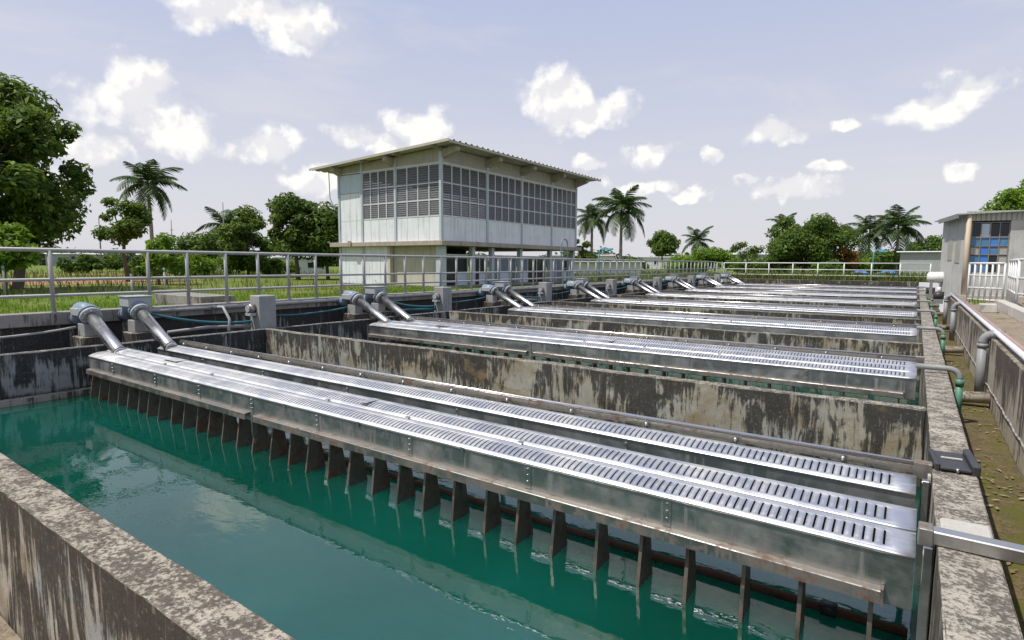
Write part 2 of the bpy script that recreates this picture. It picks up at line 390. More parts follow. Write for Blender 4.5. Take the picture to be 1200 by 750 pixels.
# ------------------------------------------------------------------ mesh helpers
class MB:
    def __init__(self):
        self.v, self.f, self.sm = [], [], []
    def quad(self, *pts, smooth=False):
        i = len(self.v)
        self.v += [tuple(p) for p in pts]
        self.f.append(tuple(range(i, i + len(pts))))
        self.sm.append(smooth)
        return self
    def box(self, x0, x1, y0, y1, z0, z1, T=None):
        i = len(self.v)
        vs = [(x, y, z) for z in (z0, z1) for x, y in ((x0, y0), (x1, y0), (x1, y1), (x0, y1))]
        if T:
            vs = [tuple(T(*p)) for p in vs]
        self.v += vs
        for q in ((0, 3, 2, 1), (4, 5, 6, 7), (0, 1, 5, 4), (1, 2, 6, 5), (2, 3, 7, 6), (3, 0, 4, 7)):
            self.f.append(tuple(i + k for k in q))
            self.sm.append(False)
        return self
    def prism(self, prof, axis, a, b):
        """extrude a closed (u,v) outline along axis from a to b"""
        n, i = len(prof), len(self.v)
        for s in (a, b):
            for u, w in prof:
                self.v.append({'x': (s, u, w), 'y': (u, s, w), 'z': (u, w, s)}[axis])
        for k in range(n):
            j = (k + 1) % n
            self.f.append((i + k, i + j, i + n + j, i + n + k))
            self.sm.append(False)
        self.f.append(tuple(i + n - 1 - k for k in range(n)))
        self.f.append(tuple(i + n + k for k in range(n)))
        self.sm += [False, False]
        return self
    def tube(self, pts, r, seg=10, caps=True):
        pts = [Vector(p) for p in pts]
        rs = r if isinstance(r, (list, tuple)) else [r] * len(pts)
        base = len(self.v)
        ref = None
        for k, p in enumerate(pts):
            d = (pts[min(k + 1, len(pts) - 1)] - pts[max(k - 1, 0)])
            d = d.normalized() if d.length > 1e-9 else Vector((0, 0, 1))
            if ref is None:
                ref = d.orthogonal().normalized()
            ref = (ref - d * ref.dot(d))
            ref = ref.normalized() if ref.length > 1e-6 else d.orthogonal().normalized()
            bn = d.cross(ref)
            for s in range(seg):
                a = 2 * math.pi * s / seg
                self.v.append(tuple(p + (ref * math.cos(a) + bn * math.sin(a)) * rs[k]))
        for k in range(len(pts) - 1):
            for s in range(seg):
                s2 = (s + 1) % seg
                a, b = base + k * seg, base + (k + 1) * seg
                self.f.append((a + s, a + s2, b + s2, b + s))
                self.sm.append(True)
        if caps:
            self.f.append(tuple(base + seg - 1 - s for s in range(seg)))
            self.f.append(tuple(base + (len(pts) - 1) * seg + s for s in range(seg)))
            self.sm += [False, False]
        return self
    def mesh(self, name, mat, off=(0, 0, 0)):
        me = bpy.data.meshes.new(name)
        ox, oy, oz = off
        me.from_pydata([(x - ox, y - oy, z - oz) for x, y, z in self.v], [], self.f)
        me.polygons.foreach_set('use_smooth', self.sm)
        me.materials.append(MATS[mat])
        me.update()
        return me
    def build(self, name, mat, parent=None, bevel=0.0):
        """verts are in world coordinates; the object sits at its parent's origin"""
        off = world_loc(parent) if parent else (0, 0, 0)
        o = bpy.data.objects.new(name, self.mesh(name, mat, off))
        COL.objects.link(o)
        if parent:
            o.parent = parent
        if bevel:
            add_bevel(o, bevel)
        return o

def world_loc(o):
    p = Vector((0, 0, 0))
    while o is not None:
        p = p + o.location
        o = o.parent
    return p
def add_bevel(o, w, seg=1):
    b = o.modifiers.new('bevel', 'BEVEL')
    b.width = w
    b.segments = seg
    b.limit_method = 'ANGLE'
def tag(o, label=None, cat=None, group=None, kind=None):
    if label: o['label'] = label
    if cat: o['category'] = cat
    if group: o['group'] = group
    if kind: o['kind'] = kind
    return o
def empty(name, loc, label, cat, group=None, rotz=0.0):
    o = bpy.data.objects.new(name, None)
    o.location = loc
    o.rotation_euler = (0, 0, rotz)
    o.empty_display_size = 0.2
    COL.objects.link(o)
    return tag(o, label, cat, group)
def inst(me, name, loc, parent=None, rot=None, scale=None):
    """an object at local position loc that shares mesh data"""
    o = bpy.data.objects.new(name, me)
    o.location = loc
    if rot: o.rotation_euler = rot
    if scale: o.scale = scale
    COL.objects.link(o)
    if parent: o.parent = parent
    return o
def copy_tree(o, parent=None):
    c = o.copy()
    COL.objects.link(c)
    c.parent = parent
    for ch in list(o.children):
        copy_tree(ch, c)
    return c

def vnoise(p, s, seed=0):
    from mathutils import noise
    return noise.noise(Vector((p[0] * s + seed, p[1] * s, p[2] * s)))

def rough_block(name, mat, x0, x1, y0, y1, z0, z1, step, amp, parent=None, edge=0.012):
    """concrete block with worn, slightly wavy arrises"""
    def ticks(a, b, st):
        n = max(1, int(round((b - a) / st)))
        t = [a + (b - a) * i / n for i in range(n + 1)]
        e = min(edge, (b - a) * 0.2)
        return [t[0], a + e] + t[1:-1] + [b - e, t[-1]]
    xs, ys, zs = ticks(x0, x1, step), ticks(y0, y1, step), ticks(z0, z1, max(step * 2.5, 0.2))
    mb = MB()
    idx = {}
    from mathutils import noise
    def vid(x, y, z):
        k = (round(x, 5), round(y, 5), round(z, 5))
        if k in idx: return idx[k]
        on = sum((abs(x - x0) < 1e-6 or abs(x - x1) < 1e-6, abs(y - y0) < 1e-6 or abs(y - y1) < 1e-6, abs(z - z0) < 1e-6 or abs(z - z1) < 1e-6))
        d = noise.noise_vector(Vector((x * 6, y * 6, z * 6))) * amp * 0.5 + noise.noise_vector(Vector((x * 1.3, y * 1.3, z * 1.3))) * amp
        q = Vector((x, y, z)) + d
        if on >= 2:
            c = Vector(((x0 + x1) / 2, (y0 + y1) / 2, (z0 + z1) / 2))
            pull = edge * (0.3 + 0.5 * max(0, noise.noise(Vector((x * 9, y * 9, z * 9))) + 0.3))
            q.x += pull * (1 if x < c.x else -1) * (abs(x - x0) < 1e-6 or abs(x - x1) < 1e-6)
            q.y += pull * (1 if y < c.y else -1) * (abs(y - y0) < 1e-6 or abs(y - y1) < 1e-6)
            q.z += pull * (1 if z < c.z else -1) * (abs(z - z0) < 1e-6 or abs(z - z1) < 1e-6)
        idx[k] = len(mb.v)
        mb.v.append(tuple(q))
        return idx[k]
    def face(A, B, fn, flip):
        for i in range(len(A) - 1):
            for j in range(len(B) - 1):
                q = [fn(A[i], B[j]), fn(A[i + 1], B[j]), fn(A[i + 1], B[j + 1]), fn(A[i], B[j + 1])]
                q = [vid(*p) for p in q]
                mb.f.append(tuple(reversed(q)) if flip else tuple(q))
                mb.sm.append(False)
    face(xs, ys, lambda a, b: (a, b, z1), False)
    face(xs, ys, lambda a, b: (a, b, z0), True)
    face(xs, zs, lambda a, b: (a, y0, b), False)
    face(xs, zs, lambda a, b: (a, y1, b), True)
    face(ys, zs, lambda a, b: (x1, a, b), False)
    face(ys, zs, lambda a, b: (x0, a, b), True)
    return mb.build(name, mat, parent)

# ------------------------------------------------------------------ levels (metres; camera eye at z = 1)
Z_DECK, Z_WALL, Z_LIP, Z_WATER = 0.09, -0.42, -0.52, -1.20
Z_CH, Z_GR = -1.05, -0.1
X_L, X_R0, X_R1 = -11.22, 0.17, 0.42          # basin left wall face, channel wall faces
Y0, PITCH_B, NB = 1.21, 5.82, 8
X_RET = 0.98
Y_END = Y0 + PITCH_B * (NB - 1) + 4.1                      # 47.8
ORD = ['nearest', 'second', 'third', 'fourth', 'fifth', 'sixth', 'seventh', 'farthest']

# ------------------------------------------------------------------ setting
def ground():
    R = 1500
    hx0, hx1, hy0, hy1 = -12.62, 1.12, -9.0, Y_END + 0.15
    mb = MB()
    xs = [-R, -120, -40, hx0, hx1, 40, 120, R]
    ys = [-R, -60, hy0, hy1, 90, 200, R]
    for i in range(len(xs) - 1):
        for j in range(len(ys) - 1):
            if abs(xs[i] - hx0) < 1e-6 and abs(ys[j] - hy0) < 1e-6:
                continue
            mb.quad((xs[i], ys[j], Z_GR), (xs[i + 1], ys[j], Z_GR), (xs[i + 1], ys[j + 1], Z_GR), (xs[i], ys[j + 1], Z_GR))
    tag(mb.build('ground', 'grass_ground'), kind='structure')
ground()

# walkway beside the inlet channel
w = MB().box(-12.78, -12.36, -9, Y_END + 1.5, -0.13, Z_DECK).build('walkway', 'concrete_deck', None, 0.012)
tag(w, kind='structure')
# beds below the basins, inlet channel bed, drain channel bed, gutter in the foreground
tag(MB().box(-12.5, 1.0, Y0 - 0.3, Y_END + 0.2, -2.0, -1.6).build('basin_floor', 'concrete_black'), kind='structure')
tag(MB().box(-12.5, X_L - 0.16, -9, Y_END, -1.2, -0.98).build('inlet_channel_floor', 'concrete_black'), kind='structure')
tag(rough_block('drain_channel_floor', 'channel_bed', X_R1 + 0.003, X_RET - 0.003, -6, Y_END, -1.4, Z_CH, 0.18, 0.012), kind='structure')
tag(MB().box(-13.5, X_R0 - 0.01, -9, Y0 - 0.235, -1.7, -1.3).build('foreground_gutter_floor', 'paving'), kind='structure')
tag(MB().box(X_RET + 0.22, 16, -9, 25.6, -0.5, -0.094).build('paved_yard', 'paving'), kind='structure')

for k in range(NB):
    ya, yb = Y0 + PITCH_B * k, min(Y_END, Y0 + PITCH_B * (k + 1))
    x0 = X_L - 0.02
    wm = MB().quad((x0, ya - 0.02, Z_WATER), (X_R0 + 0.02, ya - 0.02, Z_WATER), (X_R0 + 0.02, yb - 0.17, Z_WATER), (x0, yb - 0.17, Z_WATER))
    tag(wm.build('water', 'water'), kind='structure')

# walls, each a thing
o = rough_block('basin_wall', 'concrete_near', -13.4, X_R0 - 0.006, Y0 - 0.22, Y0, -1.8, Z_WALL, 0.06, 0.004, None, 0.007)
tag(o, 'lichen-spotted concrete wall with black streaks in the near foreground', 'wall')
o = rough_block('basin_wall', 'concrete_black', X_L - 0.15, X_L, Y0 + 0.005, Y_END, -1.8, Z_WALL, 0.2, 0.008, None, 0.012)
tag(o, 'long black-stained concrete wall along the inlet side of the basins', 'wall')
for k in range(1, NB):
    y = Y0 + PITCH_B * k - 0.16
    st = 0.12 if k == 1 else 0.3
    o = rough_block('partition_wall', 'concrete_partition', X_L + 0.006, X_R0 - 0.006, y, y + 0.15, -1.8, Z_WALL + 0.004, st, 0.010 if k == 1 else 0.006, None, 0.012)
    tag(o, 'stained concrete partition wall between the %s and %s basins' % (ORD[k - 1], ORD[k]), 'wall', 'partition walls between basins')
o = rough_block('basin_wall', 'concrete_partition', X_L + 0.006, X_R0 - 0.006, Y_END - 0.02, Y_END + 0.22, -1.8, -0.07, 0.4, 0.006)
tag(o, 'concrete end wall closing the farthest basin', 'wall')
o = rough_block('channel_wall', 'concrete_wall', X_R0, X_R1, -6, Y_END + 0.1, -1.8, Z_WALL, 0.085, 0.004, None, 0.009)
tag(o, 'blotchy concrete channel wall along the right ends of the troughs', 'wall')
rw = rough_block('retaining_wall', 'concrete_retain', X_RET, X_RET + 0.215, -6, 26.0, -1.4, -0.09, 0.14, 0.006, None, 0.012)
tag(rw, 'streaked concrete retaining wall right of the drain channel', 'wall')
o = MB().box(-12.62, -12.46, -9, Y_END, -1.2, -0.133).build('inlet_back_wall', 'concrete_black')
tag(o, 'dark streaked concrete wall under the railed walkway', 'wall')
# a footing ledge just above the water on the left wall
o = rough_block('ledge', 'concrete_wall', X_L + 0.004, X_L + 0.10, Y0 + 0.01, Y0 + PITCH_B - 0.17, -1.4, -1.10, 0.25, 0.006)
tag(o, 'low concrete footing ledge at the waterline of the left wall', 'ledge')
for (xa, xb, ya, yb, zt) in ((-15.6, -13.3, 6.6, 7.4, 0.2),):
    o = rough_block('parapet_block', 'concrete_deck', xa, xb, ya, yb, -0.1, zt, 0.2, 0.006)
    tag(o, 'low weathered concrete block behind the railing left of the building', 'block')
# cast joints of the near wall top
# ------------------------------------------------------------------ troughs
XR, XL = 0.085, -10.86
def cover_mesh(name, prof, xa, xb, pitch, slot, lo, hi, margin):
    """curved cover sheet with real slots: prof = list of (y,z) across; slots open cells lo..hi of the profile"""
    mb = MB()
    n = len(prof)
    xs, kinds = [xa], []
    x = xa + margin[0]
    xs.append(x); kinds.append(0)
    while x + pitch < xb - margin[1]:
        xs.append(x + slot); kinds.append(1)
        xs.append(x + pitch); kinds.append(0)
        x += pitch
    xs.append(xb); kinds.append(0)
    vid = []
    for xx in xs:
        vid.append(len(mb.v))
        mb.v += [(xx, y, z) for y, z in prof]
    for c, kd in enumerate(kinds):
        for j in range(n - 1):
            if kd and lo <= j < hi:
                continue
            a, b = vid[c] + j, vid[c + 1] + j
            mb.f.append((a, b, b + 1, a + 1))
            mb.sm.append(True)
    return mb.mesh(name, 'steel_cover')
def arc(y0, z0, y1, z1, n=10, lip=True):
    p = []
    if lip:
        p += [(y0 - 0.012, z0 - 0.018), (y0 - 0.012, z0 - 0.002)]
    for i in range(n + 1):
        t = math.pi / 2 * i / n
        p.append((y0 + (y1 - y0) * (1 - math.cos(t)) * 0.55 + (y1 - y0) * (i / n) * 0.45, z0 + (z1 - z0) * math.sin(t)))
    p += [(y1 + 0.004, z1 - 0.004), (y1 + 0.006, z1 - 0.03)]
    return p

def add_solid(o, th):
    s = o.modifiers.new('solid', 'SOLIDIFY')
    s.thickness = th
    s.offset = -1

ME = {}
YL = Y0 + 2.36
BASIN1 = Vector((0, YL, Z_LIP))
JOINTS = [XL, -9.95, -8.55, -7.35, -6.15, -4.95, -3.62, -2.35, -1.25, XR]
BREAK = -6.15

def bolt_mesh():
    mb = MB()
    mb.tube([(0, 0.002, 0), (0, -0.010, 0)], 0.009, 8)
    return mb.mesh('bolt', 'steel')
ME['bolt'] = bolt_mesh()

def make_double():
    r = empty('double_trough', BASIN1, 'x', 'trough')
    L = lambda mb, n, m, par=r, bv=0: _local(mb, n, m, par, bv)
    # front sheets, one per bay
    for a, b in zip(JOINTS[:-1], JOINTS[1:]):
        MBs = MB().box(a + 0.002, b - 0.002, 0.0, 0.004, -0.30, -0.004)
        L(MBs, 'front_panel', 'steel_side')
    for j in JOINTS[1:-1]:
        big = abs(j - BREAK) < 0.01
        st = L(MB().box(j - 0.028, j + 0.028, -0.006, -0.0005, -0.205 if not big else -0.34, -0.02), 'joint_strap', 'steel_side', bv=0.002)
        for z in (-0.05, -0.10, -0.15):
            inst(ME['bolt'], 'bolt', (j, -0.006, z), st)
    # lower flange: an angle bar in two lengths, open at the middle joint
    for a, b in ((XL + 0.02, BREAK - 0.06), (BREAK + 0.10, XR - 0.14)):
        L(MB().prism([(-0.060, -0.285), (-0.060, -0.217), (-0.056, -0.212), (-0.001, -0.208), (-0.001, -0.214), (-0.055, -0.219), (-0.055, -0.285)], 'x', a, b), 'lower_flange', 'steel_dirty')
    # end stops of the flange at the middle joint
    L(MB().prism([(-0.065, -0.20), (-0.004, -0.20), (-0.004, -0.50), (-0.03, -0.54), (-0.065, -0.42)], 'x', BREAK + 0.085, BREAK + 0.097), 'end_bracket', 'steel_dirty')
    L(MB().prism([(-0.065, -0.20), (-0.004, -0.20), (-0.004, -0.295), (-0.065, -0.295)], 'x', XR - 0.138, XR - 0.126), 'end_bracket', 'steel_dirty')
    # body: floor, middle web, back sheet, end plates
    L(MB().box(XL, XR, 0.005, 0.47, -0.306, -0.302), 'trough_floor', 'steel_dirty')
    L(MB().box(XL, XR, 0.472, 0.476, -0.30, 0.06), 'back_panel', 'steel_side')
    L(MB().box(XL, XR, 0.226, 0.230, -0.12, 0.03), 'middle_web', 'steel_dirty')
    L(MB().prism([(0.0, -0.305), (0.476, -0.305), (0.476, 0.07), (0.235, 0.045), (0.2, 0.03), (0.0, -0.01)], 'x', XL - 0.006, XL - 0.001), 'end_plate', 'steel_side')
    c1 = cover_mesh('slotted_cover', arc(0.0, 0.0, 0.215, 0.045), XL, XR, 0.049, 0.0105, 4, 10, (0.9, 0.075))
    c2 = cover_mesh('slotted_cover', arc(0.25, 0.048, 0.468, 0.090), XL, XR, 0.049, 0.0105, 4, 10, (0.5, 0.075))
    for c in (c1, c2):
        o = inst(c, 'slotted_cover', (0, 0, 0), r)
        add_solid(o, 0.002)
    # a hatch plate and clips on the second cover
    L(MB().box(-9.0, -8.6, 0.30, 0.462, 0.092, 0.0945), 'cover_plate', 'steel_cover')
    L(MB().box(-4.62, -4.52, 0.27, 0.462, 0.092, 0.0955), 'cover_plate', 'steel_cover')
    for x in (-9.2, -7.9, -5.5, -4.3, -3.0):
        L(MB().box(x - 0.012, x + 0.012, -0.018, -0.0045, -0.05, -0.002), 'clip', 'steel')
        L(MB().box(x + 0.4, x + 0.44, 0.215, 0.25, 0.045, 0.062), 'clip', 'steel')
    # weir plates hung below, 33 of them
    wp = MB().prism([(0.035, -0.307), (0.150, -0.307), (0.215, -0.69), (-0.02, -0.69)], 'x', -0.005, 0.005)
    wp.prism([(0.026, -0.306), (0.038, -0.306), (-0.014, -0.692), (-0.028, -0.692)], 'x', -0.018, 0.0051)
    wpm = wp.mesh('weir_plate', 'steel_weir')
    nk = 33
    for i in range(nk):
        x = XL + 0.06 + i * (XR - 0.18 - XL - 0.06) / (nk - 1)
        inst(wpm, 'weir_plate', (x + random.uniform(-0.012, 0.012), 0, random.uniform(-0.006, 0.006)), r, (random.uniform(-0.02, 0.02), 0, random.uniform(-0.03, 0.03)))
    return r
def _local(mb, name, mat, parent, bevel=0.0):
    """verts given in the parent's own frame"""
    o = bpy.data.objects.new(name, mb.mesh(name, mat))
    COL.objects.link(o)
    o.parent = parent
    if bevel: add_bevel(o, bevel)
    return o

def make_single():
    r = empty('single_trough', BASIN1 + Vector((0, 1.03, 0)), 'x', 'trough')
    js = [XL, -9.3, -7.6, -5.75, -3.95, -2.0, XR]
    for a, b in zip(js[:-1], js[1:]):
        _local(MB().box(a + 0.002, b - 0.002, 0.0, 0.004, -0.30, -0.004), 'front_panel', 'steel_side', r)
    for j in js[1:-1]:
        st = _local(MB().box(j - 0.02, j + 0.02, -0.006, -0.0005, -0.25, -0.015), 'joint_strap', 'steel_side', r, 0.002)
        for z in (-0.05, -0.11):
            inst(ME['bolt'], 'bolt', (j, -0.006, z), st)
    _local(MB().box(XL, XR, 0.005, 0.22, -0.304, -0.30), 'trough_floor', 'steel_dirty', r)
    _local(MB().box(XL, XR, 0.224, 0.228, -0.30, 0.03), 'back_panel', 'steel_side', r)
    _local(MB().prism([(0.0, -0.3), (0.228, -0.3), (0.228, 0.035), (0.12, 0.02), (0.0, -0.01)], 'x', XL - 0.006, XL - 0.001), 'end_plate', 'steel_side', r)
    c = cover_mesh('slotted_cover', arc(0.0, 0.0, 0.222, 0.050), XL, XR, 0.049, 0.0105, 4, 10, (0.35, 0.075))
    add_solid(inst(c, 'slotted_cover', (0, 0, 0), r), 0.002)
    return r

def make_spray_rail():
    r = empty('wash_rail', BASIN1 + Vector((0, 1.345, 0.04)), 'x', 'rail')
    _local(MB().prism([(0, 0), (0.004, 0), (0.004, 0.046), (0.05, 0.046), (0.05, 0.05), (0, 0.05)], 'x', XL + 0.1, XR), 'angle_bar', 'steel_dirty', r)
    _local(MB().tube([(XL + 0.1, 0.03, 0.068), (XR, 0.03, 0.068)], 0.016, 8), 'top_pipe', 'steel_tube', r)
    _local(MB().box(XR - 0.02, XR + 0.09, -0.02, 0.07, -0.03, 0.085), 'end_bracket', 'steel_dirty', r, 0.004)
    knob = MB().tube([(0, 0, -0.03), (0, 0, 0.012), (0, 0, 0.026), (0, 0, 0.034)], [0.016, 0.018, 0.014, 0.004], 8).mesh('stud', 'steel')
    x = XL + 0.35
    while x < XR - 0.2:
        inst(knob, 'stud', (x, -0.035, 0.015), r)
        _local(MB().box(x - 0.01, x + 0.01, -0.05, 0.0, 0.0, 0.006), 'stud_bracket', 'steel_dirty', r)
        x += 0.78
    for x in (XL + 0.15, -7.2, -3.6, XR - 0.06):
        _local(MB().box(x, x + 0.04, 0.005, 0.045, -0.62, 0.045), 'support_leg', 'steel_dirty', r)
    return r

def make_sludge_pipe():
    r = empty('submerged_pipe', (0, YL + 0.40, Z_WATER + 0.03), 'x', 'pipe')
    _local(MB().tube([(XL + 0.2, 0, 0), (-5, 0, -0.01), (XR, 0, 0)], 0.030, 10), 'pipe_run', 'rusty_pipe', r)
    for x in (-0.32, -4.0, -7.6):
        _local(MB().tube([(x - 0.05, 0, 0), (x + 0.04, 0, 0)], 0.046, 12), 'clamp', 'black_plastic', r)
    return r

LB = [(make_double(), 'slotted stainless double trough with hanging weir plates, %s basin', 'double troughs across the basins'),
      (make_single(), 'single slotted stainless trough behind the double one, %s basin', 'single troughs across the basins'),
      (make_spray_rail(), 'steel wash rail with studs along the back of the %s basin\'s troughs', 'wash rails behind the troughs'),
      (make_sludge_pipe(), 'rusty pipe lying at the waterline under the troughs, %s basin', 'rusty pipes at the waterline')]
for src, lab, grp in LB:
    for k in range(NB):
        if 'pipe' in lab[:12] and k > 1:
            continue
        o = src if k == 0 else copy_tree(src)
        o.location = Vector((0, src.location.y if k == 0 else LB_Y + PITCH_B * k, src.location.z))
        if k == 0: LB_Y = src.location.y
        tag(o, lab % ORD[k], None, grp)

# ------------------------------------------------------------------ inlet gear at the left ends
def bend(p0, p1, p2, n=8):
    """quarter-bend points from p0 via corner p1 to p2"""
    p0, p1, p2 = Vector(p0), Vector(p1), Vector(p2)
    return [(p0 * (1 - t) ** 2 + p1 * 2 * t * (1 - t) + p2 * t * t) for t in [i / n for i in range(n + 1)]]

def make_inlet(tall):
    r = empty('inlet_pipe', (0, 0, 0), 'x', 'pipe')
    # local frame: origin on the trough line (y = 0), x and z as in the world
    zt, xt = 0.055 if not tall else 0.075, -11.66
    _local(MB().tube([(xt, 0, zt), (-10.62, 0, -0.455), (-10.53, 0, -0.50)], 0.098, 20), 'sloping_tube', 'steel_tube', r)
    _local(MB().tube([(-10.60, 0, -0.464), (-10.55, 0, -0.488)], 0.108, 20), 'tube_collar', 'steel_dirty', r)
    d = Vector((1.04, 0, -0.51)).normalized()
    c = Vector((xt, 0, zt))
    fl = _local(MB().tube([c - d * 0.01, c + d * 0.035], 0.165, 22), 'flange', 'box_grey', r)
    for i in range(8):
        a = 2 * math.pi * i / 8 + 0.2
        u = d.cross(Vector((0, 1, 0))).normalized()
        p = c + (Vector((0, 1, 0)) * math.cos(a) + u * math.sin(a)) * 0.135
        _local(MB().tube([p - d * 0.03, p + d * 0.055], 0.014, 6), 'bolt', 'steel', fl)
    _local(MB().tube([c - d * 0.05, c - d * 0.11], 0.165, 22), 'flange', 'flange_blue', r)
    _local(MB().tube([c - d * 0.11, c - d * 0.16 + Vector((0, 0, 0.01)), c - d * 0.42 + Vector((0, 0, -0.1)), c + Vector((-0.48, 0, -0.06)), (-12.45, 0, -0.03)], [0.12, 0.135, 0.15, 0.13, 0.12], 16), 'valve_body', 'flange_blue', r)
    if tall:
        _local(MB().box(-12.10, -11.70, -0.17, 0.22, 0.16, 0.345), 'actuator_box', 'box_grey', r, 0.012)
        _local(MB().box(-12.12, -11.68, -0.19, 0.24, 0.345, 0.362), 'box_lid', 'box_grey', r, 0.004)
        _local(MB().tube([(-11.9, 0.05, 0.10), (-11.9, 0.05, 0.17)], 0.05, 12), 'actuator_stem', 'box_grey', r)
    else:
        _local(MB().box(-12.10, -11.74, -0.16, 0.18, 0.05, 0.185), 'actuator_box', 'box_grey', r, 0.012)
    _local(MB().box(-11.92, -11.62, -0.12, 0.12, -0.30, -0.08), 'saddle', 'concrete_pier', r, 0.01)
    _local(MB().box(-11.99, -11.55, -0.20, 0.26, -1.0, -0.30), 'plinth', 'concrete_wall', r, 0.012)
    return r
low, tall = make_inlet(False), make_inlet(True)
for k in range(NB):
    y = PITCH_B * k
    for src, dy, lab in ((low, 3.90, 'shining steel inlet tube with low valve box, front one at the %s basin'), (tall, 4.68, 'shining steel inlet tube with tall valve box, rear one at the %s basin')):
        o = src if k == 0 else copy_tree(src)
        o.location = (0, dy + y, 0)
        tag(o, lab % ORD[k], None, 'steel inlet tubes')

for k in range(1, NB):
    y = Y0 + PITCH_B * k
    r = empty('concrete_pier', (-11.6, y + 0.02, Z_WALL), 'square concrete pier with small motor where the %s partition wall starts' % ORD[k - 1], 'pier', 'piers at the partition walls')
    _local(MB().box(-0.19, 0.19, -0.17, 0.22, -0.6, 0.70), 'post', 'concrete_pier', r, 0.015)
    _local(MB().tube([(-0.02, -0.17, 0.42), (-0.02, -0.30, 0.42)], 0.10, 14), 'motor', 'steel_dirty', r)
    _local(MB().tube([(-0.02, -0.30, 0.42), (-0.02, -0.33, 0.42)], 0.075, 14), 'motor_cap', 'box_grey', r)
    _local(MB().box(-0.12, 0.08, -0.32, -0.18, 0.27, 0.33), 'motor_foot', 'box_grey', r, 0.004)

def hang(a, b, sag, n=14, wob=0.0):
    a, b = Vector(a), Vector(b)
    out = []
    for i in range(n + 1):
        t = i / n
        p = a.lerp(b, t)
        p.z -= sag * 4 * t * (1 - t)
        p.x += wob * math.sin(t * 9)
        out.append(p)
    return out
for k in range(NB):
    y = PITCH_B * k
    seg = 8 if k < 3 else 6
    rr = MB().tube(hang((-11.9, 4.9 + y, 0.02), (-11.75, 7.0 + y, -0.28), 0.10, 14, 0.03), 0.026, seg)
    tag(rr.build('hose', 'hose_teal'), 'teal hose sagging from the %s basin\'s rear valve box to the pier' % ORD[k], 'hose', 'teal hoses')
    rr = MB().tube(hang((-12.3, 2.0 + y, -0.25), (-11.9, 3.75 + y, -0.14), 0.05, 12, 0.02), 0.02, seg)
    tag(rr.build('hose', 'hose_teal' if k else 'cable_grey'), ('teal' if k else 'pale') + ' hose running into the %s basin\'s front valve box' % ORD[k], 'hose', 'valve box hoses')
    rr = MB().tube([(-12.05, 5.3 + y, -0.40), (-12.0, 6.1 + y, -0.36), (-11.7, 6.85 + y, -0.38)], 0.035, seg)
    tag(rr.build('conduit', 'hose_teal' if k % 2 else 'cable_grey'), 'short conduit lying in the inlet channel beside the %s basin' % ORD[k], 'conduit', 'conduits in the inlet channel')
# conduit along the walkway edge
r = MB().tube([(-12.30, 4.9, 0.02), (-12.31, 7.0, 0.02), (-12.32, 20, 0.03), (-12.32, 45, 0.03)], 0.04, 8)
tag(r.build('conduit', 'rail_paint'), 'long grey conduit clipped along the walkway edge', 'conduit')
r = MB().tube([(-12.33, 6.3, 0.03), (-11.9, 6.35, 0.05), (-11.75, 6.4, -0.2), (-11.62, 6.3, -0.44)], 0.03, 8)
tag(r.build('stay_pipe', 'rail_paint'), 'bent grey stay pipe leaning from walkway edge to the basin wall', 'pipe')

# ------------------------------------------------------------------ railings
def railing(name, label, pts, posts, h, mat, levels, rp=0.024, rr=0.021, group=None, foot=True):
    """pts: polyline of base points; posts: base points"""
    r = empty(name, pts[0], label, 'railing', group)
    for z in levels:
        MB().tube([Vector(p) + Vector((0, 0, z)) for p in pts], rr if z < h - 0.01 else rr * 1.25, 8).build('rail_bar', mat, r)
    pm = MB().tube([(0, 0, 0), (0, 0, h)], rp, 8)
    if foot:
        pm.box(-0.05, 0.05, -0.05, 0.05, 0.0, 0.012)
    pm = pm.mesh('post', mat)
    for p in posts:
        inst(pm, 'post', Vector(p) - Vector(pts[0]), r)
    return r
xr = -12.48
pys = [2.0, 3.62, 5.19, 5.94, 6.76, 7.52] + [7.52 + 0.78 * i for i in range(1, 48)]
railing('railing', 'long grey pipe railing along the walkway behind the inlet tubes', [(xr, -6, Z_DECK), (xr, 44.2, Z_DECK)],
        [(xr, y, Z_DECK) for y in [-4.4, -2.8, -1.2, 0.4] + pys], 1.10, 'rail_paint', (0.30, 0.58, 1.10), 0.036, 0.028)
railing('railing', 'pale railing across the far end of the basins', [(-12.4, Y_END + 0.5, -0.1), (0.75, Y_END + 0.5, -0.1)],
        [(-12.4 + 1.64 * i, Y_END + 0.5, -0.1) for i in range(9)], 1.22, 'rail_white', (0.35, 0.75, 1.22), 0.04, 0.03)
railing('railing', 'pale railing turning the corner from walkway to far end', [(xr, 44.2, Z_DECK), (xr + 0.05, Y_END + 0.45, -0.02)],
        [(xr, 44.9, Z_DECK), (xr, 46.3, Z_DECK)], 1.08, 'rail_white', (0.35, 0.7, 1.08))

